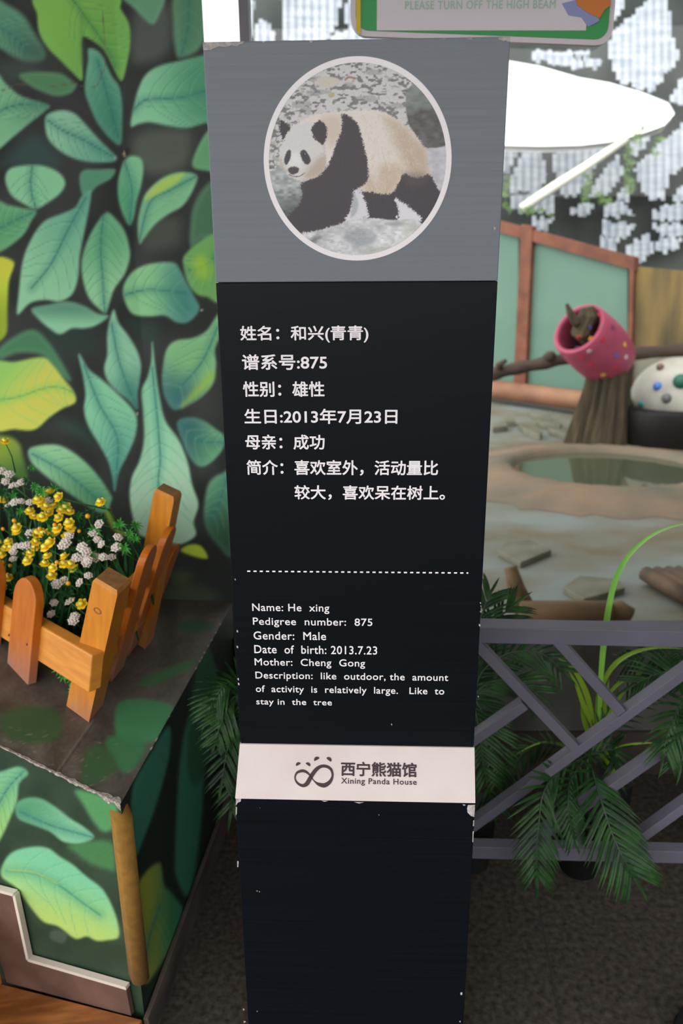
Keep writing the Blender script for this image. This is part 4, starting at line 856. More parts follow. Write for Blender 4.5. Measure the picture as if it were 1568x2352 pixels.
for x, y in V3([(390, 1530), (330, 1440), (300, 1400), (420, 1560), (380, 1470), (0, 1260), (10, 1290)]): sprig(mb, fpx(x, y) - fnn * 0.03, 9, 0.018, 2)
BK2 = mat('bed_dark_leaf', (30, 74, 34), 0.5, spec=0.2)
tag(mb.build('planter_foliage', [LFG, BK2, FRN], None), 'dense dark green artificial leaves among the planter flowers', 'foliage', kind='stuff')

# ------------------------------------------------------------------ lattice railing
RM = mat('railing_paint', (94, 92, 105), 0.5, spec=0.3, rgb2=(86, 84, 96), scale=(6, 6, 6))
RYAW = -0.05; ru = Vector((math.cos(RYAW), math.sin(RYAW), 0)); rnn = Vector((math.sin(RYAW), -math.cos(RYAW), 0)); r_o = Vector((0.5, 1.47, 0))
def rp(u, v, off=0.0): return on_plane(u, v, r_o + rnn * off, rnn)
railing = thing('lattice_railing', (r_o.x, r_o.y, 0), 'knee-high grey metal lattice railing beside the sign', 'railing')
def rbar(p, q, w, name='lattice_bar', d=0.03, ext=0.0):
    a, b = rp(*p), rp(*q); t = (b - a).normalized(); b = b + t * ext; s_ = t.cross(rnn).normalized(); mb = MB()
    mb.box((a + b) / 2 - rnn * d / 2, (b - a) / 2, s_ * w / 2, rnn * d / 2); return mb.build(name, RM, railing, bevel=0.0015)
px = lambda v: 1.0
rbar((1060, 1458.5), (1568, 1469.5), 0.036, 'top_rail', 0.045, 1.0)
rbar((1040, 1958), (1568, 1970), 0.033, 'bottom_rail', 0.03, 1.0)
WB = 0.0215
for p, q, e_ in (((1088, 1475), (1322, 1722), 0), ((1280, 1474), (1428, 1640), 0), ((1060, 1922), (1568, 1553), 0.15), ((1060, 1724), (1206, 1622), 0), ((1225, 1938), (1568, 1700), 0.3), ((1440, 1952), (1568, 1860), 0.5)):
    rbar(p, q, WB, ext=e_)
# post at the far left, hidden behind the sign, carries the railing
mb = MB(); pp = rp(1042, 1700); mb.box(Vector((pp.x, pp.y, 0.37)) - rnn * 0.02, ru * 0.018, rnn * 0.018, (0, 0, 0.37)); mb.build('post', RM, railing)
pp = rp(1568, 1700) + ru * 0.9; mb = MB(); mb.box(Vector((pp.x, pp.y, 0.37)) - rnn * 0.02, ru * 0.018, rnn * 0.018, (0, 0, 0.37)); mb.build('post', RM, railing)

# ------------------------------------------------------------------ plants by the railing
PF = mat('palm_leaf', (21, 44, 24), 0.42, spec=0.2, rgb2=(36, 72, 28), scale=(25, 25, 25)); RA = mat('palm_rachis', (42, 66, 42), 0.5); BKP = mat('black_pot', (22, 21, 22), 0.5)
def frond(parent, pts, L, n=22, w=0.009, droop=0.35, spread=0.75, m=None):
    """rachis through 3-D points and a double row of leaflets"""
    P = catmull([tuple(p) for p in pts], False, 8); P = [Vector(p) for p in P]; N = len(P)
    mb = MB(); mb.tube(P, [0.0028 * (1 - 0.7 * i / N) for i in range(N)], 6); fr_ = mb.build('frond', RA, parent, True)
    mb = MB()
    for k in range(n):
        f_ = 0.08 + 0.92 * k / (n - 1); i = min(int(f_ * (N - 1)), N - 2); p = P[i]; t = (P[i + 1] - P[i]).normalized()
        sd_ = t.cross(Vector((0, -1, 0.25))).normalized(); l = L * (0.55 + 0.45 * math.sin(math.pi * min(1, 0.15 + f_ * 0.75))) * random.uniform(0.9, 1.08)
        for s_ in (-1, 1):
            if k == n - 1 and s_ == 1: d = t
            else: d = (sd_ * s_ * spread + t * (0.5 + 0.5 * f_)).normalized()
            q1 = p + d * l * 0.5 + Vector((0, -0.004, 0)); q2 = p + d * l + Vector((0, -0.002, -droop * l * 0.35))
            blade(mb, [p, p + d * l * 0.2, q1, (q1 + q2) / 2 + Vector((0, -0.002, 0.002)), q2], w * random.uniform(0.85, 1.15), 0)
    mb.build('leaflets', m or PF, fr_)
    return fr_
pc0 = on_y(1332, 2000, 1.585); pot_c = Vector((pc0.x, 1.60, 0))
palm = thing('potted_palm', pot_c, 'artificial palm in a small black pot pushing its fronds through the railing', 'plant')
mb = MB(); prof = [(0.0, 0.0), (0.046, 0.0), (0.062, 0.16), (0.066, 0.16), (0.066, 0.175), (0.058, 0.175), (0.055, 0.15), (0.0, 0.15)]
n = 24; vs = []; fs = []
for r_, z in prof: vs += [(pot_c.x + max(r_, 0.0005) * math.cos(2 * math.pi * k / n), pot_c.y + max(r_, 0.0005) * math.sin(2 * math.pi * k / n), z) for k in range(n)]
for i in range(len(prof) - 1): fs += [(i * n + k, i * n + (k + 1) % n, (i + 1) * n + (k + 1) % n, (i + 1) * n + k) for k in range(n)]
mb.add(vs, fs); mb.build('pot', BKP, palm, True)
crown = on_y(1350, 1735, 1.60)
mb = MB(); mb.tube([Vector((pot_c.x, pot_c.y, 0.14)), (Vector((pot_c.x, pot_c.y, 0.14)) + crown) / 2, crown], [0.012, 0.009, 0.007], 8); mb.build('stem', RA, palm, True)
def V8(x, y, Y): return on_y(1000 + x * 568 / 1568, 1700 + y * 568 / 1568, Y)
frond(palm, [crown, V8(1000, 220, 1.50), V8(1055, 400, 1.43), V8(1110, 570, 1.40), V8(1180, 730, 1.37), V8(1250, 850, 1.36)], 0.105, 25, 0.0095)
frond(palm, [crown, V8(780, 200, 1.50), V8(685, 330, 1.44), V8(655, 520, 1.41), V8(640, 700, 1.39), V8(640, 860, 1.38)], 0.085, 24, 0.009)
frond(palm, [crown, V8(860, 250, 1.52), V8(840, 380, 1.47), V8(850, 520, 1.45), V8(880, 620, 1.44)], 0.06, 16, 0.009)
frond(palm, [crown, V8(1100, 60, 1.62), V8(1150, 100, 1.60), V8(1120, 330, 1.58)], 0.07, 14, 0.009)
frond(palm, [crown, V8(700, 20, 1.66), V8(560, 80, 1.68), V8(460, 220, 1.66)], 0.06, 16, 0.008)
frond(palm, [crown, on_y(1420, 1640, 1.66), on_y(1500, 1570, 1.68), on_y(1580, 1540, 1.66)], 0.07, 20, 0.007)
# second palm behind the sign's right side, third at the picture's right edge, fourth left of the sign
def palm2(base_px, Y, cr_px, fronds, label, L, n=18, w=0.009):
    b0 = on_y(*base_px, Y); b0.z = 0; c = on_y(*cr_px, Y); r = thing('potted_palm', b0, label, 'plant')
    mb = MB(); mb.tube([b0, b0 + Vector((0, 0, 0.005)), b0 + Vector((0, 0, 0.15)), b0 + Vector((0, 0, 0.165))], [0.045, 0.05, 0.062, 0.066], 20); mb.build('pot', BKP, r)
    mb = MB(); mb.tube([b0 + Vector((0, 0, 0.16)), (b0 + c) / 2 + Vector((0, 0, 0.05)), c], [0.012, 0.009, 0.006], 8); mb.build('stem', RA, r, True)
    for f_ in fronds: frond(r, [c] + [on_y(*q) for q in f_], L, n, w)
    return r
palm2((1080, 1900), 1.62, (1085, 1600), [[(1110, 1540, 1.62), (1170, 1500, 1.60), (1240, 1500, 1.58), (1290, 1540, 1.57)], [(1110, 1500, 1.64), (1140, 1430, 1.66), (1180, 1390, 1.67)], [(1120, 1570, 1.62), (1180, 1560, 1.60), (1230, 1590, 1.58)], [(1110, 1640, 1.60), (1135, 1700, 1.58), (1150, 1790, 1.56)], [(1090, 1480, 1.64), (1110, 1400, 1.66), (1125, 1365, 1.67)], [(1100, 1680, 1.58), (1110, 1760, 1.56), (1130, 1850, 1.55)]], 'dark palm half hidden behind the right side of the sign', 0.085)
palm2((1640, 1980), 1.64, (1640, 1590), [[(1600, 1590, 1.56), (1560, 1620, 1.50), (1535, 1680, 1.45), (1525, 1720, 1.43)], [(1610, 1640, 1.52), (1580, 1680, 1.46), (1565, 1740, 1.43)], [(1590, 1550, 1.60), (1520, 1545, 1.60), (1460, 1570, 1.60)], [(1600, 1520, 1.66), (1530, 1500, 1.68), (1440, 1520, 1.68)]], 'dark palm fronds hanging through the railing at the right edge', 0.085)
palm2((640, 1950), 1.50, (600, 1600), [[(550, 1560, 1.50), (520, 1570, 1.47), (495, 1600, 1.45), (478, 1640, 1.44)], [(540, 1600, 1.47), (515, 1640, 1.44), (495, 1700, 1.42)], [(550, 1650, 1.46), (525, 1710, 1.42), (510, 1790, 1.39)], [(560, 1700, 1.46), (540, 1780, 1.42), (530, 1860, 1.40)]], 'dark palm fronds in the gap left of the sign', 0.07, 16, 0.008)
SL = mat('strap_leaf', (104, 170, 72), 0.4, rgb2=(128, 180, 70), scale=(5, 5, 12)); SLY = mat('strap_leaf_yellow', (112, 146, 34), 0.4)
sc_ = on_y(1368, 1690, 1.66); b0 = Vector((sc_.x, 1.66, 0))
b0 = Vector((sc_.x + 0.10, 1.76, 0))
lily = thing('strap_leaf_plant', b0, 'strappy plant with one long bright green blade arching above the railing', 'plant')
mb = MB(); mb.tube([b0, b0 + Vector((0, 0, 0.1)), b0 + Vector((0, 0, 0.14))], [0.04, 0.045, 0.047], 18); mb.build('pot', BKP, lily)
mb = MB(); mb.tube([b0 + Vector((0, 0, 0.13)), sc_], [0.012, 0.01], 8); mb.build('stem', SLY, lily)
for i, (pts, w_) in enumerate(([[(1376, 1640), (1380, 1550), (1386, 1480), (1396, 1405), (1412, 1335), (1440, 1280), (1485, 1237), (1535, 1212), (1590, 1200)], 0.017], [[(1372, 1600), (1400, 1540), (1440, 1505), (1500, 1488), (1570, 1490)], 0.014], [[(1385, 1610), (1420, 1570), (1465, 1548), (1515, 1540)], 0.010], [[(1360, 1650), (1345, 1590), (1315, 1535), (1278, 1510)], 0.016], [[(1358, 1660), (1340, 1620), (1322, 1570), (1305, 1540)], 0.014], [[(1375, 1690), (1400, 1640), (1440, 1580), (1500, 1555)], 0.012], [[(1372, 1740), (1420, 1718), (1460, 1708), (1510, 1706)], 0.010], [[(1350, 1735), (1300, 1712), (1240, 1706), (1180, 1735)], 0.009], [[(1352, 1690), (1338, 1640), (1336, 1590)], 0.014], [[(1384, 1660), (1392, 1610), (1398, 1560)], 0.012])):
    mb = MB(); P = catmull(pts, False, 5); blade(mb, [sc_] + [on_y(a, b, 1.66 + 0.01 * math.sin(i)) for a, b in P], w_ * 0.95)
    mb.build('blade', SL if i in (0,) else SLY, lily, True)

# ------------------------------------------------------------------ notice board on the glass
NBY = WY + 0.02
board = thing('notice_board', on_y(1100, 90, NBY), 'green-framed notice board fixed to the glass above the sign', 'board')
def nb(u, v): return on_y(u, v, NBY)
bl_ = nb(805, 87); br2 = nb(1398, 110); zb_ = (bl_.z + br2.z) / 2; xl, xr = bl_.x, br2.x; hgt_ = 0.36
def rrect(x0, x1, z0, z1, r, y, n=6):
    p = []
    for cx, cz, a0_ in ((x1 - r, z0 + r, -90), (x1 - r, z1 - r, 0), (x0 + r, z1 - r, 90), (x0 + r, z0 + r, 180)):
        for k in range(n + 1): t = math.radians(a0_ + 90 * k / n); p.append(Vector((cx + r * math.cos(t), y, cz + r * math.sin(t))))
    return p
tilt = (br2.z - bl_.z) / (br2.x - bl_.x)
def shear(p): return [Vector((q.x, q.y, q.z + (q.x - (xl + xr) / 2) * tilt)) for q in p]
FRM = mat('board_frame', (226, 214, 224), 0.4); GRN = mat('board_green', (40, 160, 78), 0.4); PNK = mat('board_white', (232, 224, 232), 0.5); YLW = mat('board_yellow', (226, 196, 46), 0.5); TXG = mat('board_text', (176, 212, 190), 0.5, spec=0.1); BLU = mat('board_blue', (150, 158, 210), 0.5); ORA = mat('board_orange', (222, 128, 50), 0.5)
mb = MB(); mb.prism(shear(rrect(xl, xr, zb_, zb_ + hgt_, 0.035, NBY)), (0, -0.018, 0)); mb.build('frame', FRM, board)
mb = MB(); mb.prism(shear(rrect(xl + 0.011, xr - 0.011, zb_ + 0.011, zb_ + hgt_ - 0.011, 0.028, NBY - 0.018)), (0, -0.002, 0)); mb.build('green_field', GRN, board)
def nbp(u, v, y=NBY - 0.021): return on_y(u, v, y)
tp_ = zb_ + hgt_ - 0.05
wl_ = nbp(865, 70); wr_ = nbp(1345, 70)
mb = MB(); mb.prism([Vector((wl_.x, NBY - 0.0205, wl_.z)), Vector((wr_.x, NBY - 0.0205, wr_.z)), Vector((wr_.x, NBY - 0.0205, tp_)), Vector((wl_.x, NBY - 0.0205, tp_))], (0, -0.001, 0)); mb.build('white_field', PNK, board)
mb = MB(); p = [nbp(815, 20), nbp(828, 20), nbp(828, 80), nbp(818, 70)]; q = nbp(828, 0); p[0].z = p[1].z = tp_; mb.prism(p[::-1], (0, -0.001, 0)); mb.build('yellow_strip', YLW, board)
mb = MB(); mb.prism([nbp(*p, NBY - 0.022) for p in ((1290, 8), (1320, 0), (1345, 5), (1370, 30), (1376, 48), (1350, 62), (1335, 40), (1305, 35))][::-1], (0, -0.001, 0)); mb.build('blue_patch', BLU, board)
mb = MB(); mb.prism([nbp(*p, NBY - 0.0235) for p in ((1315, -20), (1400, -20), (1402, 12), (1388, 22), (1376, 42), (1350, 30), (1325, 12))][::-1], (0, -0.001, 0)); mb.build('orange_patch', ORA, board)
m_nb = (lambda u, v: ((lambda p: (p.x, p.z))(nbp(u, v, NBY - 0.0222))), lambda a, b: Vector((a, NBY - 0.0222, b)))
put_text('board_lettering', 'PLEASE TURN OFF THE HIGH BEAM', (930, 2), (930, 22), (1275, 18), m_nb, TXG, board, 0.012, 1.1)

# ------------------------------------------------------------------ the enclosure behind the glass
EF = mat('enclosure_floor', (118, 124, 120), 0.5, spec=0.3, rgb2=(104, 92, 74), scale=(1.3, 2.2, 1.3), detail=8, w=(0.4, 0.62))
mb = MB(); mb.add([(-40, 2.0, 0), (40, 2.0, 0), (40, 40, 0), (-40, 40, 0)], [(0, 1, 2, 3)]); mb.build('ground', EF)['kind'] = 'structure'
SLT = mat('slate', (112, 108, 94), 0.7, rgb2=(92, 88, 74), scale=(8, 8, 8))
def gz(u, v, z=0.0): return on_z(u, v, z)
def flag(pts, th, label, group=None):
    p = [gz(*q, th) for q in pts]; mb = MB(); mb.prism([Vector((q.x, q.y, 0.001)) for q in p], (0, 0, th)); return tag(mb.build('flagstone', SLT, bevel=0.004), label, 'stone', group)
flag([(1143, 1265), (1195, 1292), (1266, 1263), (1262, 1258), (1215, 1240), (1160, 1245)], 0.03, 'loose angular flagstone lying right of the sign behind the glass')
flag([(1292, 1348), (1340, 1376), (1435, 1350), (1420, 1330), (1330, 1322)], 0.03, 'loose pale flagstone behind the glass, nearest to the railing')
for q in ([(1130, 972), (1162, 968), (1165, 978), (1132, 982)], [(1150, 958), (1180, 960), (1184, 968), (1158, 966)], [(1190, 974), (1215, 978), (1245, 992), (1240, 998), (1210, 990)], [(1212, 942), (1262, 952), (1268, 960), (1222, 950)], [(1232, 962), (1290, 972), (1286, 980), (1240, 970)], [(1258, 978), (1312, 990), (1300, 998), (1262, 986)], [(1318, 968), (1338, 972), (1334, 982), (1316, 976)]):
    flag(q, 0.05, 'small pale stone slab on the ground before the green enclosure fence', 'stone slabs before the green fence')
# pond
WT, ntw, bw = nodes_mat('pond_water'); bw.inputs['Base Color'].default_value = (*lin((70, 74, 58)), 1); bw.inputs['Roughness'].default_value = 0.03; bw.inputs['Specular IOR Level'].default_value = 0.9
RIM = mat('pond_rim', (122, 98, 78), 0.7, rgb2=(88, 84, 72), scale=(1.6, 3.2, 1.6), bump=0.6, detail=8)
pcx = gz(1390, 1092); rx = (gz(1600, 1092) - gz(1180, 1092)).x / 2; ry = (gz(1390, 1048).y - gz(1390, 1138).y) / 2
pond = thing('pond', (pcx.x, pcx.y, 0), 'shallow oval pond with a rough tan stone rim', 'pond'); n = 64
def ell(f_, z, jit=0): return [Vector((pcx.x + rx * f_ * math.cos(2 * math.pi * k / n) * (1 + jit * math.sin(k * 1.7)), pcx.y + ry * f_ * math.sin(2 * math.pi * k / n) * (1 + jit * math.cos(k * 2.3)), z)) for k in range(n)]
mb = MB(); rings = [ell(1.0, 0.02), ell(1.03, 0.06, 0.012), ell(1.10, 0.085, 0.02), ell(1.24, 0.075, 0.03), ell(1.55, 0.035, 0.04), ell(1.85, 0.002, 0.05)]; mb.add([p for r in rings for p in r], [(i * n + k, (i + 1) * n + k, (i + 1) * n + (k + 1) % n, i * n + (k + 1) % n) for i in range(5) for k in range(n)]); mb.build('stone_rim', RIM, pond, True)
mb = MB(); mb.add(ell(1.02, 0.035), [tuple(range(n))]); mb.build('water', WT, pond)
# stump and pink barrel
BARK = mat('bark', (78, 64, 44), 0.9, rgb2=(40, 33, 24), scale=(16, 16, 2), bump=0.8, detail=6)
sb = gz(1405, 1036); SY = sb.y; st = on_y(1402, 865, SY); ppm = F / ((sb - CAM).length)
stump = thing('tree_stump', (sb.x, sb.y, 0), 'rough brown tree stump holding up the pink barrel', 'stump')
mb = MB(); n = 40; vs = []; fs = []; zs = [0, 0.05, 0.15, 0.3, 0.45, st.z, st.z + 0.02]
for i, z in enumerate(zs):
    t = z / st.z; r_ = 0.25 - 0.075 * min(1, t * 1.3)
    for k in range(n): a = 2 * math.pi * k / n; q = r_ * (1 + 0.10 * math.sin(k * 2.1) + 0.06 * math.sin(k * 3.7 + i * 0.6)) * (0.82 if math.sin(a) < 0 else 1); vs.append((sb.x - 0.02 + q * math.cos(a) + 0.03 * t, sb.y + 0.25 + q * 0.8 * math.sin(a), z + (0.03 * math.sin(k * 1.9) if i > 4 else 0)))
for i in range(len(zs) - 1): fs += [(i * n + k, i * n + (k + 1) % n, (i + 1) * n + (k + 1) % n, (i + 1) * n + k) for k in range(n)]
fs.append(tuple((len(zs) - 1) * n + k for k in range(n))); mb.add(vs, fs); mb.build('trunk', BARK, stump, False)
PNKB = mat('barrel_pink', (174, 70, 100), 0.5, rgb2=(156, 58, 86), scale=(6, 6, 6)); PIN = mat('barrel_inside', (150, 52, 80), 0.6)
bY = SY + 0.22; o0 = on_y(1330, 757, bY - 0.10); o1 = on_y(1405, 832, bY + 0.14); bax = (o1 - o0).normalized()
barrel = thing('toy_barrel', tuple((o0 + o1) / 2), 'tilted pink barrel dotted with coloured stars on the stump', 'barrel')
ua = Vector((0.6, -0.2, 0.75)); ua = (ua - bax * ua.dot(bax)).normalized(); va = bax.cross(ua); BL = (o1 - o0).length; n = 36
prof = [(-0.03, 0.205), (0.0, 0.212), (0.10, 0.218), (0.3, 0.228), (0.55, 0.232), (0.8, 0.222), (0.97, 0.205), (1.0, 0.19)]
def bpt(t, r_, k): a = 2 * math.pi * k / n; return o0 + bax * BL * t + (ua * math.cos(a) + va * math.sin(a)) * r_
mb = MB(); mb.add([bpt(t, r_, k) for t, r_ in prof for k in range(n)], [(i * n + k, (i + 1) * n + k, (i + 1) * n + (k + 1) % n, i * n + (k + 1) % n) for i in range(len(prof) - 1) for k in range(n)] + [tuple((len(prof) - 1) * n + k for k in range(n))]); bs = mb.build('shell', PNKB, barrel, True)
mb = MB(); pr2 = [(-0.03, 0.205), (-0.03, 0.178), (0.05, 0.180), (0.9, 0.18)]; mb.add([bpt(t, r_, k) for t, r_ in pr2 for k in range(n)], [(i * n + k, (i + 1) * n + k, (i + 1) * n + (k + 1) % n, i * n + (k + 1) % n) for i in range(3) for k in range(n)] + [tuple(3 * n + k for k in range(n))]); mb.build('lining', [PIN], barrel, True)
sc_cols = {'r': mat('star_red', (206, 40, 66), 0.5), 'y': mat('star_yellow', (226, 176, 44), 0.5), 'b': mat('star_blue', (84, 92, 176), 0.5), 'g': mat('star_green', (70, 140, 92), 0.5), 'w': mat('star_white', (206, 186, 192), 0.5), 'd': mat('star_plum', (112, 58, 104), 0.5)}
def star_on(u_, v_, c):
    # nearest hit of the viewing ray with the barrel's side, found by stepping
    d = ray(u_, v_).normalized(); t = (o0 - CAM).length - 0.5
    for k in range(400):
        p = CAM + d * (t + k * 0.0025); x = (p - o0).dot(bax); rr = (p - o0 - bax * x).length; tt = x / BL
        if -0.02 < tt < 0.98 and rr < float(np.interp(tt, [q[0] for q in prof], [q[1] for q in prof])) + 0.003:
            nn = (p - o0 - bax * x).normalized(); q1 = bax; q2 = nn.cross(q1); pts = []
            for m_ in range(10): a = math.pi * m_ / 5; r_ = 0.022 if m_ % 2 == 0 else 0.012; pts.append(p + nn * 0.004 + (q1 * math.cos(a) + q2 * math.sin(a)) * r_)
            mb = MB(); mb.prism(pts, -nn * 0.004); mb.build('star', sc_cols[c], bs); return
for u_, v_, c in ((1329, 774, 'r'), (1356, 778, 'y'), (1384, 779, 'r'), (1355, 750, 'b'), (1382, 752, 'g'), (1375, 725, 'r'), (1407, 752, 'd'), (1353, 806, 'w'), (1327, 799, 'd'), (1434, 792, 'y'), (1437, 820, 'w'), (1415, 817, 'b'), (1413, 842, 'r'), (1358, 838, 'r'), (1385, 861, 'y'), (1336, 822, 'r')): star_on(u_, v_, c)
mb = MB(); c_ = o0 + bax * 0.1; mb.tube([o0 + bax * 0.26, o0 + bax * 0.02, on_y(1350, 722, bY - 0.12), on_y(1348, 705, bY - 0.12)], [0.07, 0.075, 0.07, 0.05], 10, rough=0.15); tag(mb.build('log_piece', BARK), 'thick end of a rough log poking out of the pink barrel', 'log')
mb = MB(); mb.tube([o0 + bax * 0.2 - va * 0.02, on_y(1322, 738, bY - 0.14), on_y(1308, 718, bY - 0.15), on_y(1301, 698, bY - 0.15)], [0.035, 0.035, 0.025, 0.012], 8, rough=0.1); tag(mb.build('stick', BARK), 'thin pointed stick poking out of the pink barrel', 'stick')
LOG = mat('climbing_log', (72, 54, 42), 0.85, rgb2=(44, 34, 28), scale=(2, 14, 14), bump=0.6)
mb = MB(); bp_ = catmull([tuple(on_y(*q)) for q in ((1122, 862, 6.6), (1180, 847, 6.6), (1240, 836, 6.6), (1310, 822, 6.6), (1380, 816, 6.6), (1460, 812, 6.6), (1570, 804, 6.6), (1700, 797, 6.6))], False, 5)
br3 = thing('climbing_branch', tuple(bp_[0]), 'long horizontal climbing branch passing behind the pink barrel', 'branch')
mb.tube(bp_, [0.052 + 0.006 * math.sin(i * 1.3) for i in range(len(bp_))], 12, rough=0.06); mb.build('limb', LOG, br3, True)
mb = MB(); k0 = on_y(1262, 818, 6.55); mb.tube([k0 + Vector((0, 0.06, -0.03)), k0, k0 + Vector((0.01, -0.05, 0.01))], [0.05, 0.042, 0.034], 10, rough=0.1); mb.build('knot_stub', LOG, br3, True)
mb = MB(); mb.tube([on_y(1150, 850, 6.6), on_y(1145, 838, 6.55), on_y(1162, 828, 6.52)], [0.035, 0.03, 0.018], 8, rough=0.1); mb.build('twig', LOG, br3, True)
# dotted ball and black tub
bc = on_y(1556, 918, 6.45); BR = 0.375
ball = thing('climbing_dome', (bc.x, bc.y, bc.z), 'white lumpy play dome with coloured dots right of the stump', 'toy')
mb = MB(); mb.sphere(bc, BR, 40, 26, (1, 1, 0.92)); ds = mb.build('shell', mat('dome_white', (176, 168, 158), 0.6, rgb2=(140, 134, 126), scale=(3, 3, 3)), ball, True)
def dot_on(u_, v_, c, r_):
    d = ray(u_, v_).normalized(); oc = CAM - bc; b_ = oc.dot(d); q = b_ * b_ - oc.dot(oc) + (BR * 0.99) ** 2
    if q < 0: return
    p = CAM + d * (-b_ - math.sqrt(q)); nn = (p - bc).normalized(); mb = MB(); mb.sphere(p - nn * 0.004, r_, 14, 8, (1, 1, 1)); mb.build('dot', c, ds, True)
K_ = mat('dot_black', (40, 40, 40), 0.5)
for u_, v_, c, r_ in ((1509, 887, mat('dot_blue', (70, 110, 190), 0.5), 0.035), (1473, 842, mat('dot_green', (40, 120, 70), 0.5), 0.035), (1515, 842, mat('dot_brown', (110, 84, 74), 0.5), 0.03), (1563, 876, mat('dot_deepgreen', (24, 86, 70), 0.5), 0.06), (1472, 928, mat('dot_teal', (30, 120, 120), 0.5), 0.03), (1530, 915, mat('dot_grey', (96, 92, 92), 0.6), 0.04), (1479, 960, mat('dot_red', (224, 72, 40), 0.5), 0.028)): dot_on(u_, v_, c, r_)
mb = MB(); pth = [on_y(*q) for q in ((1458, 888, 6.55), (1480, 902, 6.52), (1500, 925, 6.5), (1515, 945, 6.5))]; mb.tube(pth, 0.012, 8); mb.build('ridge', mat('dome_grey', (110, 104, 100), 0.6), ds, True)
tb = gz(1560, 1038); tcx = Vector((tb.x, tb.y + 0.3, 0))
tub = thing('rubber_tub', tuple(tcx), 'round black rubber tub right of the stump, below the dotted dome', 'tub')
mb = MB(); n = 32; prof = [(0.30, 0.0), (0.34, 0.12), (0.36, 0.28), (0.34, 0.32), (0.30, 0.28), (0.26, 0.08)]
mb.add([(tcx.x + r_ * math.cos(2 * math.pi * k / n), tcx.y + r_ * math.sin(2 * math.pi * k / n), z) for r_, z in prof for k in range(n)], [(i * n + k, i * n + (k + 1) % n, (i + 1) * n + (k + 1) % n, (i + 1) * n + k) for i in range(5) for k in range(n)] + [tuple(5 * n + k for k in range(n))]); mb.build('shell', mat('tub_black', (20, 18, 18), 0.5, spec=0.2), tub, True)
# bamboo raft at the right, driftwood near the glass
LG2 = mat('driftwood', (110, 82, 50), 0.75, rgb2=(78, 56, 36), scale=(3, 16, 16), bump=0.4)
LG3 = mat('bamboo_log', (92, 66, 46), 0.7, rgb2=(62, 46, 34), scale=(3, 16, 16))
raft = thing('log_raft', tuple(gz(1540, 1370)), 'raft of brown round logs on the ground at the right edge', 'raft')
for k in range(5):
    mb = MB(); a = gz(1482 + k * 24, 1318 - k * 1, 0.05); b_ = gz(1600 + k * 26, 1385 - k * 6, 0.05); mb.tube([a, b_], [0.036, 0.036], 12, rough=0.03); mb.build('log', LG3, raft, True)
mb = MB(); mb.tube([gz(1490, 1335, 0.012), gz(1630, 1330, 0.012)], 0.012, 8); mb.build('cross_bar', LG3, raft)
def log(name, pts, r_, label, m=LG2): mb = MB(); mb.tube(pts, r_, 12, rough=0.05); return tag(mb.build(name, m, smooth=True), label, 'log')
log('log', [gz(1195, 1412, 0.06), gz(1300, 1410, 0.06), gz(1400, 1414, 0.06)], 0.058, 'tan log lying along the ground just above the railing')
log('log', [gz(1400, 1412, 0.05), gz(1425, 1404, 0.05), gz(1448, 1416, 0.04)], [0.05, 0.045, 0.035], 'short knotty piece of wood at the right end of the tan log')
a = gz(1205, 1400, 0.05); log('log', [a, on_y(1185, 1350, a.y), on_y(1172, 1303, a.y + 0.02)], [0.045, 0.036, 0.026], 'upright broken branch leaning just right of the sign')
# green-panelled fence
f0 = gz(1120, 915); f1 = gz(1345, 947); fdv = (f1 - f0).normalized(); fN = Vector((fdv.y, -fdv.x, 0)); fN = fN if fN.y < 0 else -fN
def fz_(u_, v_, off=0.0): return on_plane(u_, v_, f0 + fN * off, fN)
RUST = mat('rust_timber', (118, 66, 42), 0.7, rgb2=(94, 48, 30), scale=(6, 6, 6)); GPAN = mat('pale_green_panel', (94, 122, 108), 0.6, spec=0.3, rgb2=(86, 114, 100), scale=(1.5, 1.5, 1.5))
ef = thing('enclosure_fence', tuple(f0), 'rust-brown timber fence with pale green panels at the back of the enclosure', 'fence')
def fpoly(pts, name, m, off, th): mb = MB(); mb.prism([fz_(*p, off) for p in pts], -fN * th); return mb.build(name, m, ef)
fpoly([(900, 470), (1190, 540), (1190, 900), (900, 860)], 'green_panel', GPAN, -0.02, 0.02)
fpoly([(1212, 548), (1440, 612), (1440, 948), (1212, 906)], 'green_panel', GPAN, -0.02, 0.02)
fpoly([(900, 435), (1150, 508), (1460, 592), (1460, 622), (1150, 534), (900, 460)], 'top_rail', RUST, 0.03, 0.06)
fpoly([(1196, 515), (1222, 520), (1204, 900), (1178, 896)], 'post', RUST, 0.04, 0.07)
fpoly([(1446, 588), (1456, 590), (1446, 960), (1436, 958)], 'post', RUST, 0.04, 0.07)
mb = MB(); mb.tube([fz_(1000, 868, 0.16), fz_(1130, 894, 0.16), fz_(1345, 922, 0.16), fz_(1470, 942, 0.16)], 0.095, 14); mb.build('base_beam', mat('beam_tan', (136, 94, 68), 0.7, rgb2=(112, 70, 50), scale=(4, 4, 4)), ef, True)
STW = mat('straw_board', (124, 100, 54), 0.8, rgb2=(60, 50, 32), scale=(5, 5, 0.9), detail=6)
mb = MB(); mb.prism([fz_(*p, 0.0) for p in ((1456, 612), (1760, 640), (1760, 830), (1456, 800))], -fN * 0.04); tag(mb.build('straw_board', STW), 'mottled straw-coloured board right of the green fence panels', 'board')
mb = MB(); mb.prism([fz_(*p, 0.0) for p in ((1448, 805), (1760, 832), (1760, 1010), (1448, 960))], -fN * 0.04); tag(mb.build('stone_panel', mat('stone_grey', (130, 126, 112), 0.8, rgb2=(104, 98, 86), scale=(3, 3, 3))), 'grey-brown panel below the straw board behind the dotted dome', 'panel')

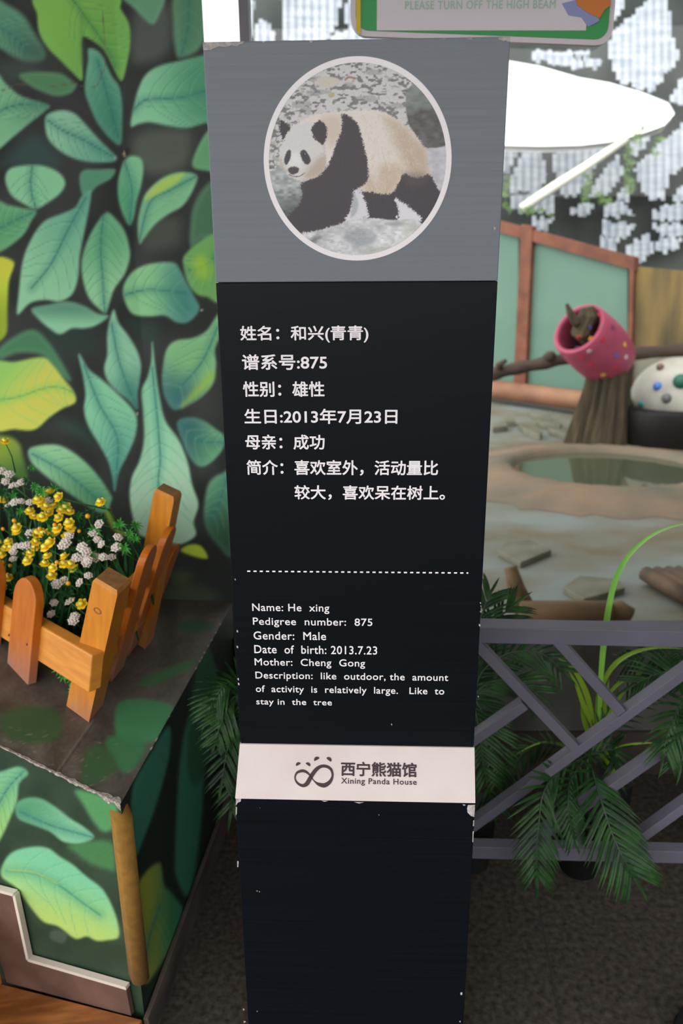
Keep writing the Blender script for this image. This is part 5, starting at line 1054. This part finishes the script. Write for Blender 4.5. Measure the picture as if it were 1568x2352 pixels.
# ------------------------------------------------------------------ far patches imitating sky reflections in the glass, on an added dark wall
YB = 11.0
def fb2(u_, v_, y=YB): return on_y(u_, v_, y)
REFL = mat('sky_reflection', (206, 209, 217), 0.6, rgb2=(172, 177, 190), scale=(3, 3, 16), detail=3)  # white of the reflected sky, put into the colour
REFL_DARK = mat('reflection_dark', (84, 88, 86), 0.8, rgb2=(50, 56, 54), scale=(1.2, 1.2, 1.2))
xa = fb2(574, 300).x
mb = MB(); mb.box(((xa + 6.5) / 2, YB + 0.5, 2.3), ((6.5 - xa) / 2, 0, 0), (0, 0.06, 0), (0, 0, 2.3)); mb.build('added_wall_far', REFL_DARK)['kind'] = 'structure'  # dark backing added behind the imitated reflections
refl = thing('sky_reflections', tuple(fb2(1300, 520)), 'jagged white ribbed patches imitating sky reflections in the glass, with dark gaps between', 'reflection')
def refl_patch(pts):
    """a jagged ribbed sheet: upright ribs of uneven height imitating sky reflected in the glass"""
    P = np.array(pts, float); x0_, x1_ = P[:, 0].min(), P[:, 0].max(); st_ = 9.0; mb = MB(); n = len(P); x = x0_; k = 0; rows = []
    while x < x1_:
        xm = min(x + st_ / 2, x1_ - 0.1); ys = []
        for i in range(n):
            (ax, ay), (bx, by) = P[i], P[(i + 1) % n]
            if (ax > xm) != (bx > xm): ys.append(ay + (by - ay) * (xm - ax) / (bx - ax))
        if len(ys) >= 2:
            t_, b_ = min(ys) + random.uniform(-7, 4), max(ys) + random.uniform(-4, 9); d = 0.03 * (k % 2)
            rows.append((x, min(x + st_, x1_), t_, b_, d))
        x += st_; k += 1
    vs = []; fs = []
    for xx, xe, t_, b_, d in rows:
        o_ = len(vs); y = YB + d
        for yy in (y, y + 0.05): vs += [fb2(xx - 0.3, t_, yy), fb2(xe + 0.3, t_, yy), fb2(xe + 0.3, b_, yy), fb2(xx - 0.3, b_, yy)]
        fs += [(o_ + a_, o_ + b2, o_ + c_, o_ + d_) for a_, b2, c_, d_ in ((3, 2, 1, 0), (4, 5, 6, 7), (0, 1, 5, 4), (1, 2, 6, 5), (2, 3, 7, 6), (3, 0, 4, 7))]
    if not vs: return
    mb.add(vs, fs); mb.build('reflection_patch', REFL, refl)
def V7(p): return [(1040 + x * 528 / 1568, y * 700 / 2079) for x, y in p]
def V9(p): return [(440 + x * 760 / 1568, y * 660 / 1362) for x, y in p]
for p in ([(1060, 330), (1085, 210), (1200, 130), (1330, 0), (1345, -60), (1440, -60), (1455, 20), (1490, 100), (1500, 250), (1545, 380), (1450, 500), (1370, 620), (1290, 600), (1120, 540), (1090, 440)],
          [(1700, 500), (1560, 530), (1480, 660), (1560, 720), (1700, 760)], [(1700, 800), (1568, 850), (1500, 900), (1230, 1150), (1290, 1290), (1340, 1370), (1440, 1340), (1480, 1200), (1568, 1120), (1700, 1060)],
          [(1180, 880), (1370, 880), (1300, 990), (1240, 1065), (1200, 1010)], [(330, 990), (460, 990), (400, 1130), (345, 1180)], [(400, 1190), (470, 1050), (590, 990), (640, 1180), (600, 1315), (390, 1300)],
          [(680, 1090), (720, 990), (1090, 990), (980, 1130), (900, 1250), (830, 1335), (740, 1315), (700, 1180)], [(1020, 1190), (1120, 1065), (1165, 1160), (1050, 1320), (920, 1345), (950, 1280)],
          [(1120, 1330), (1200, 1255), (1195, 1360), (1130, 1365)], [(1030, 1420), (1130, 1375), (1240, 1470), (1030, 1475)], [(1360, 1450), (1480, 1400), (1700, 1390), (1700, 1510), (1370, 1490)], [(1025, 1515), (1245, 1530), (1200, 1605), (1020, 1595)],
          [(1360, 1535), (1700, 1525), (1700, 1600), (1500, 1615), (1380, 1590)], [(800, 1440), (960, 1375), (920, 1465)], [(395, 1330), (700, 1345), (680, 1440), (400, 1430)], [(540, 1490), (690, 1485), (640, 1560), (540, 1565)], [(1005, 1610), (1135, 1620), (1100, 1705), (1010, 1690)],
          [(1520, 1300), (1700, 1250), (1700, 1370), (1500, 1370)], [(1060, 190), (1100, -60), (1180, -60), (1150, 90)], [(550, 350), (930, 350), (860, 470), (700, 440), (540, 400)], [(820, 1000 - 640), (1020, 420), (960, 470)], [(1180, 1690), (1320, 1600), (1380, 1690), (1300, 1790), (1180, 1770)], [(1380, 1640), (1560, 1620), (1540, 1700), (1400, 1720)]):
    refl_patch(V7(p))
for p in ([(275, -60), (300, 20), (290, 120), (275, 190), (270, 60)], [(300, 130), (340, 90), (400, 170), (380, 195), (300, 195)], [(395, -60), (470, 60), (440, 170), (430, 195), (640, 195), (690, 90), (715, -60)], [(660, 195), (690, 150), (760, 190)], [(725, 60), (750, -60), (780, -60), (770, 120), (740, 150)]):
    refl_patch(V9(p))
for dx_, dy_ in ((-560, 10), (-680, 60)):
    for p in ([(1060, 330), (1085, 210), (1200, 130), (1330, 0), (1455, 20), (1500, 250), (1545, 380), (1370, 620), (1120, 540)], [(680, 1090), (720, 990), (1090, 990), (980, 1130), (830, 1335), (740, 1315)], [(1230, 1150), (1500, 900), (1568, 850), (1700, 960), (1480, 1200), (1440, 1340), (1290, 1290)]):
        refl_patch([(x + dx_, y + dy_) for x, y in V7(p)])
CAN = mat('wing_white', (250, 250, 246), 0.5)
wing = thing('white_wing', tuple(fb2(1360, 240, 9.6)), 'bright white leaf-shaped form high behind the glass', 'wing')  # white curved wing-shaped surface with a slanted pole and thin ribs
CANT = mat('wing_rib', (222, 226, 214), 0.5)
up_ = [(1080, 128), (1160, 138), (1240, 152), (1330, 178), (1400, 190), (1480, 214), (1535, 236), (1548, 258)]; lo_ = [(1080, 332), (1160, 334), (1240, 336), (1330, 334), (1400, 326), (1470, 308), (1525, 288), (1548, 262)]
mb = MB(); n = len(up_); m_ = 7; vs = []; 
for i in range(n):
    for j in range(m_):
        t = j / (m_ - 1); u_ = up_[i][0] * (1 - t) + lo_[i][0] * t; v_ = up_[i][1] * (1 - t) + lo_[i][1] * t; vs.append(fb2(u_, v_, 9.9 - 0.8 * t + 0.15 * math.sin(math.pi * t)))
fs = [(i * m_ + j, i * m_ + j + 1, (i + 1) * m_ + j + 1, (i + 1) * m_ + j) for i in range(n - 1) for j in range(m_ - 1)]
N0 = len(vs); vs += [p + Vector((0, 0.08, -0.05)) for p in vs]; fs += [tuple(N0 + k for k in f_[::-1]) for f_ in fs]
mb.add(vs, fs); mb.build('wing_face', CAN, wing, True)
mb = MB(); mb.tube([fb2(1198, 480, 9.0), fb2(1270, 430, 9.0), fb2(1340, 386, 9.0), fb2(1440, 318, 9.0)], [0.052, 0.05, 0.046, 0.036], 10); mb.build('pole', mat('wing_pole', (232, 230, 214), 0.5), wing, True)
for a_, b_ in (((1165, 222), (1400, 210)), ((1180, 282), (1430, 262))):
    mb = MB(); mb.tube([fb2(*a_, 9.0), fb2((a_[0] + b_[0]) / 2, (a_[1] + b_[1]) / 2 + 4, 9.0), fb2(*b_, 9.2)], 0.012, 6); mb.build('rib', CANT, wing)
mb = MB(); VN = mat('vine_green', (96, 124, 62), 0.6)
for c0_, c1_, k_ in (((1440, 340), (1445, 440), 34), ((1350, 400), (1340, 470), 22), ((1470, 280), (1460, 330), 14), ((1160, 400), (1165, 480), 14), ((1200, 480), (1260, 490), 14), ((1520, 300), (1500, 360), 10), ((1370, 450), (1400, 470), 14)):
    for i in range(k_):
        t = random.random(); c = fb2(c0_[0] + (c1_[0] - c0_[0]) * t + random.uniform(-10, 10), c0_[1] + (c1_[1] - c0_[1]) * t + random.uniform(-8, 8), 9.0 + random.uniform(-0.1, 0.1)); sprig(mb, c, 4, 0.05, 0)
tag(mb.build('vine_leaves', VN), 'sprays of green vine leaves hanging before the far white patches', 'vine', kind='stuff')

# floor details
JT = mat('joint_dark', (44, 40, 36), 0.8); 
mb = MB(); a, b_ = gz(1222, 2000, 0.0006), gz(1296, 2400, 0.0006); a = a + (a - b_) * 0.6; b_ = b_ + (b_ - a) * 0.3; t = (b_ - a).normalized(); s_ = Vector((t.y, -t.x, 0)) * 0.002; mb.add([a - s_, b_ - s_, b_ + s_, a + s_], [(3, 2, 1, 0)]); mb.build('trim_3', JT)['kind'] = 'structure'
mb = MB(); c = gz(1281, 2062, 0.001); mb.add([c + Vector((0.011 * math.cos(k * 0.52), 0.009 * math.sin(k * 0.52), 0)) for k in range(12)], [tuple(range(12))]); tag(mb.build('floor_stain', mat('stain', (40, 34, 26), 0.7)), 'small round dark stain on the stone floor below the palm pot', 'stain')
sh_c = gz(1556, 2345, 0.03); SHO = mat('shoe_black', (24, 23, 25), 0.5)
shoe = thing('shoe', (sh_c.x + 0.02, sh_c.y, 0), 'black ribbed shoe toe at the bottom right corner', 'shoe')
mb = MB(); mb.sphere(Vector((sh_c.x + 0.03, sh_c.y - 0.06, 0.035)), 0.045, 20, 12, (0.95, 2.0, 0.75)); mb.build('upper', SHO, shoe, True)
mb = MB(); mb.sphere(Vector((sh_c.x + 0.03, sh_c.y - 0.06, 0.009)), 0.048, 20, 6, (0.98, 2.05, 0.18)); mb.build('sole', SHO, shoe, True)
mb = MB()
for k in range(4): mb.tube([Vector((sh_c.x - 0.010 + 0.002 * k, sh_c.y - 0.03 - 0.018 * k, 0.05)), Vector((sh_c.x + 0.03, sh_c.y - 0.022 - 0.018 * k, 0.071)), Vector((sh_c.x + 0.07, sh_c.y - 0.03 - 0.018 * k, 0.05))], 0.0025, 6)
mb.build('ribs', mat('shoe_grey', (70, 68, 70), 0.5), shoe)

# ------------------------------------------------------------------ unseen roof added overhead to shade the floor and near enclosure
mb = MB(); mb.box((0, 1.0, CEIL + 0.05), (3.5, 0, 0), (0, 2.4, 0), (0, 0, 0.05)); mb.build('added_ceiling', mat('added_ceiling_paint', (190, 190, 185), 0.9))['kind'] = 'structure'

for o in list(bpy.data.objects):
    if '_o' in o: del o['_o']
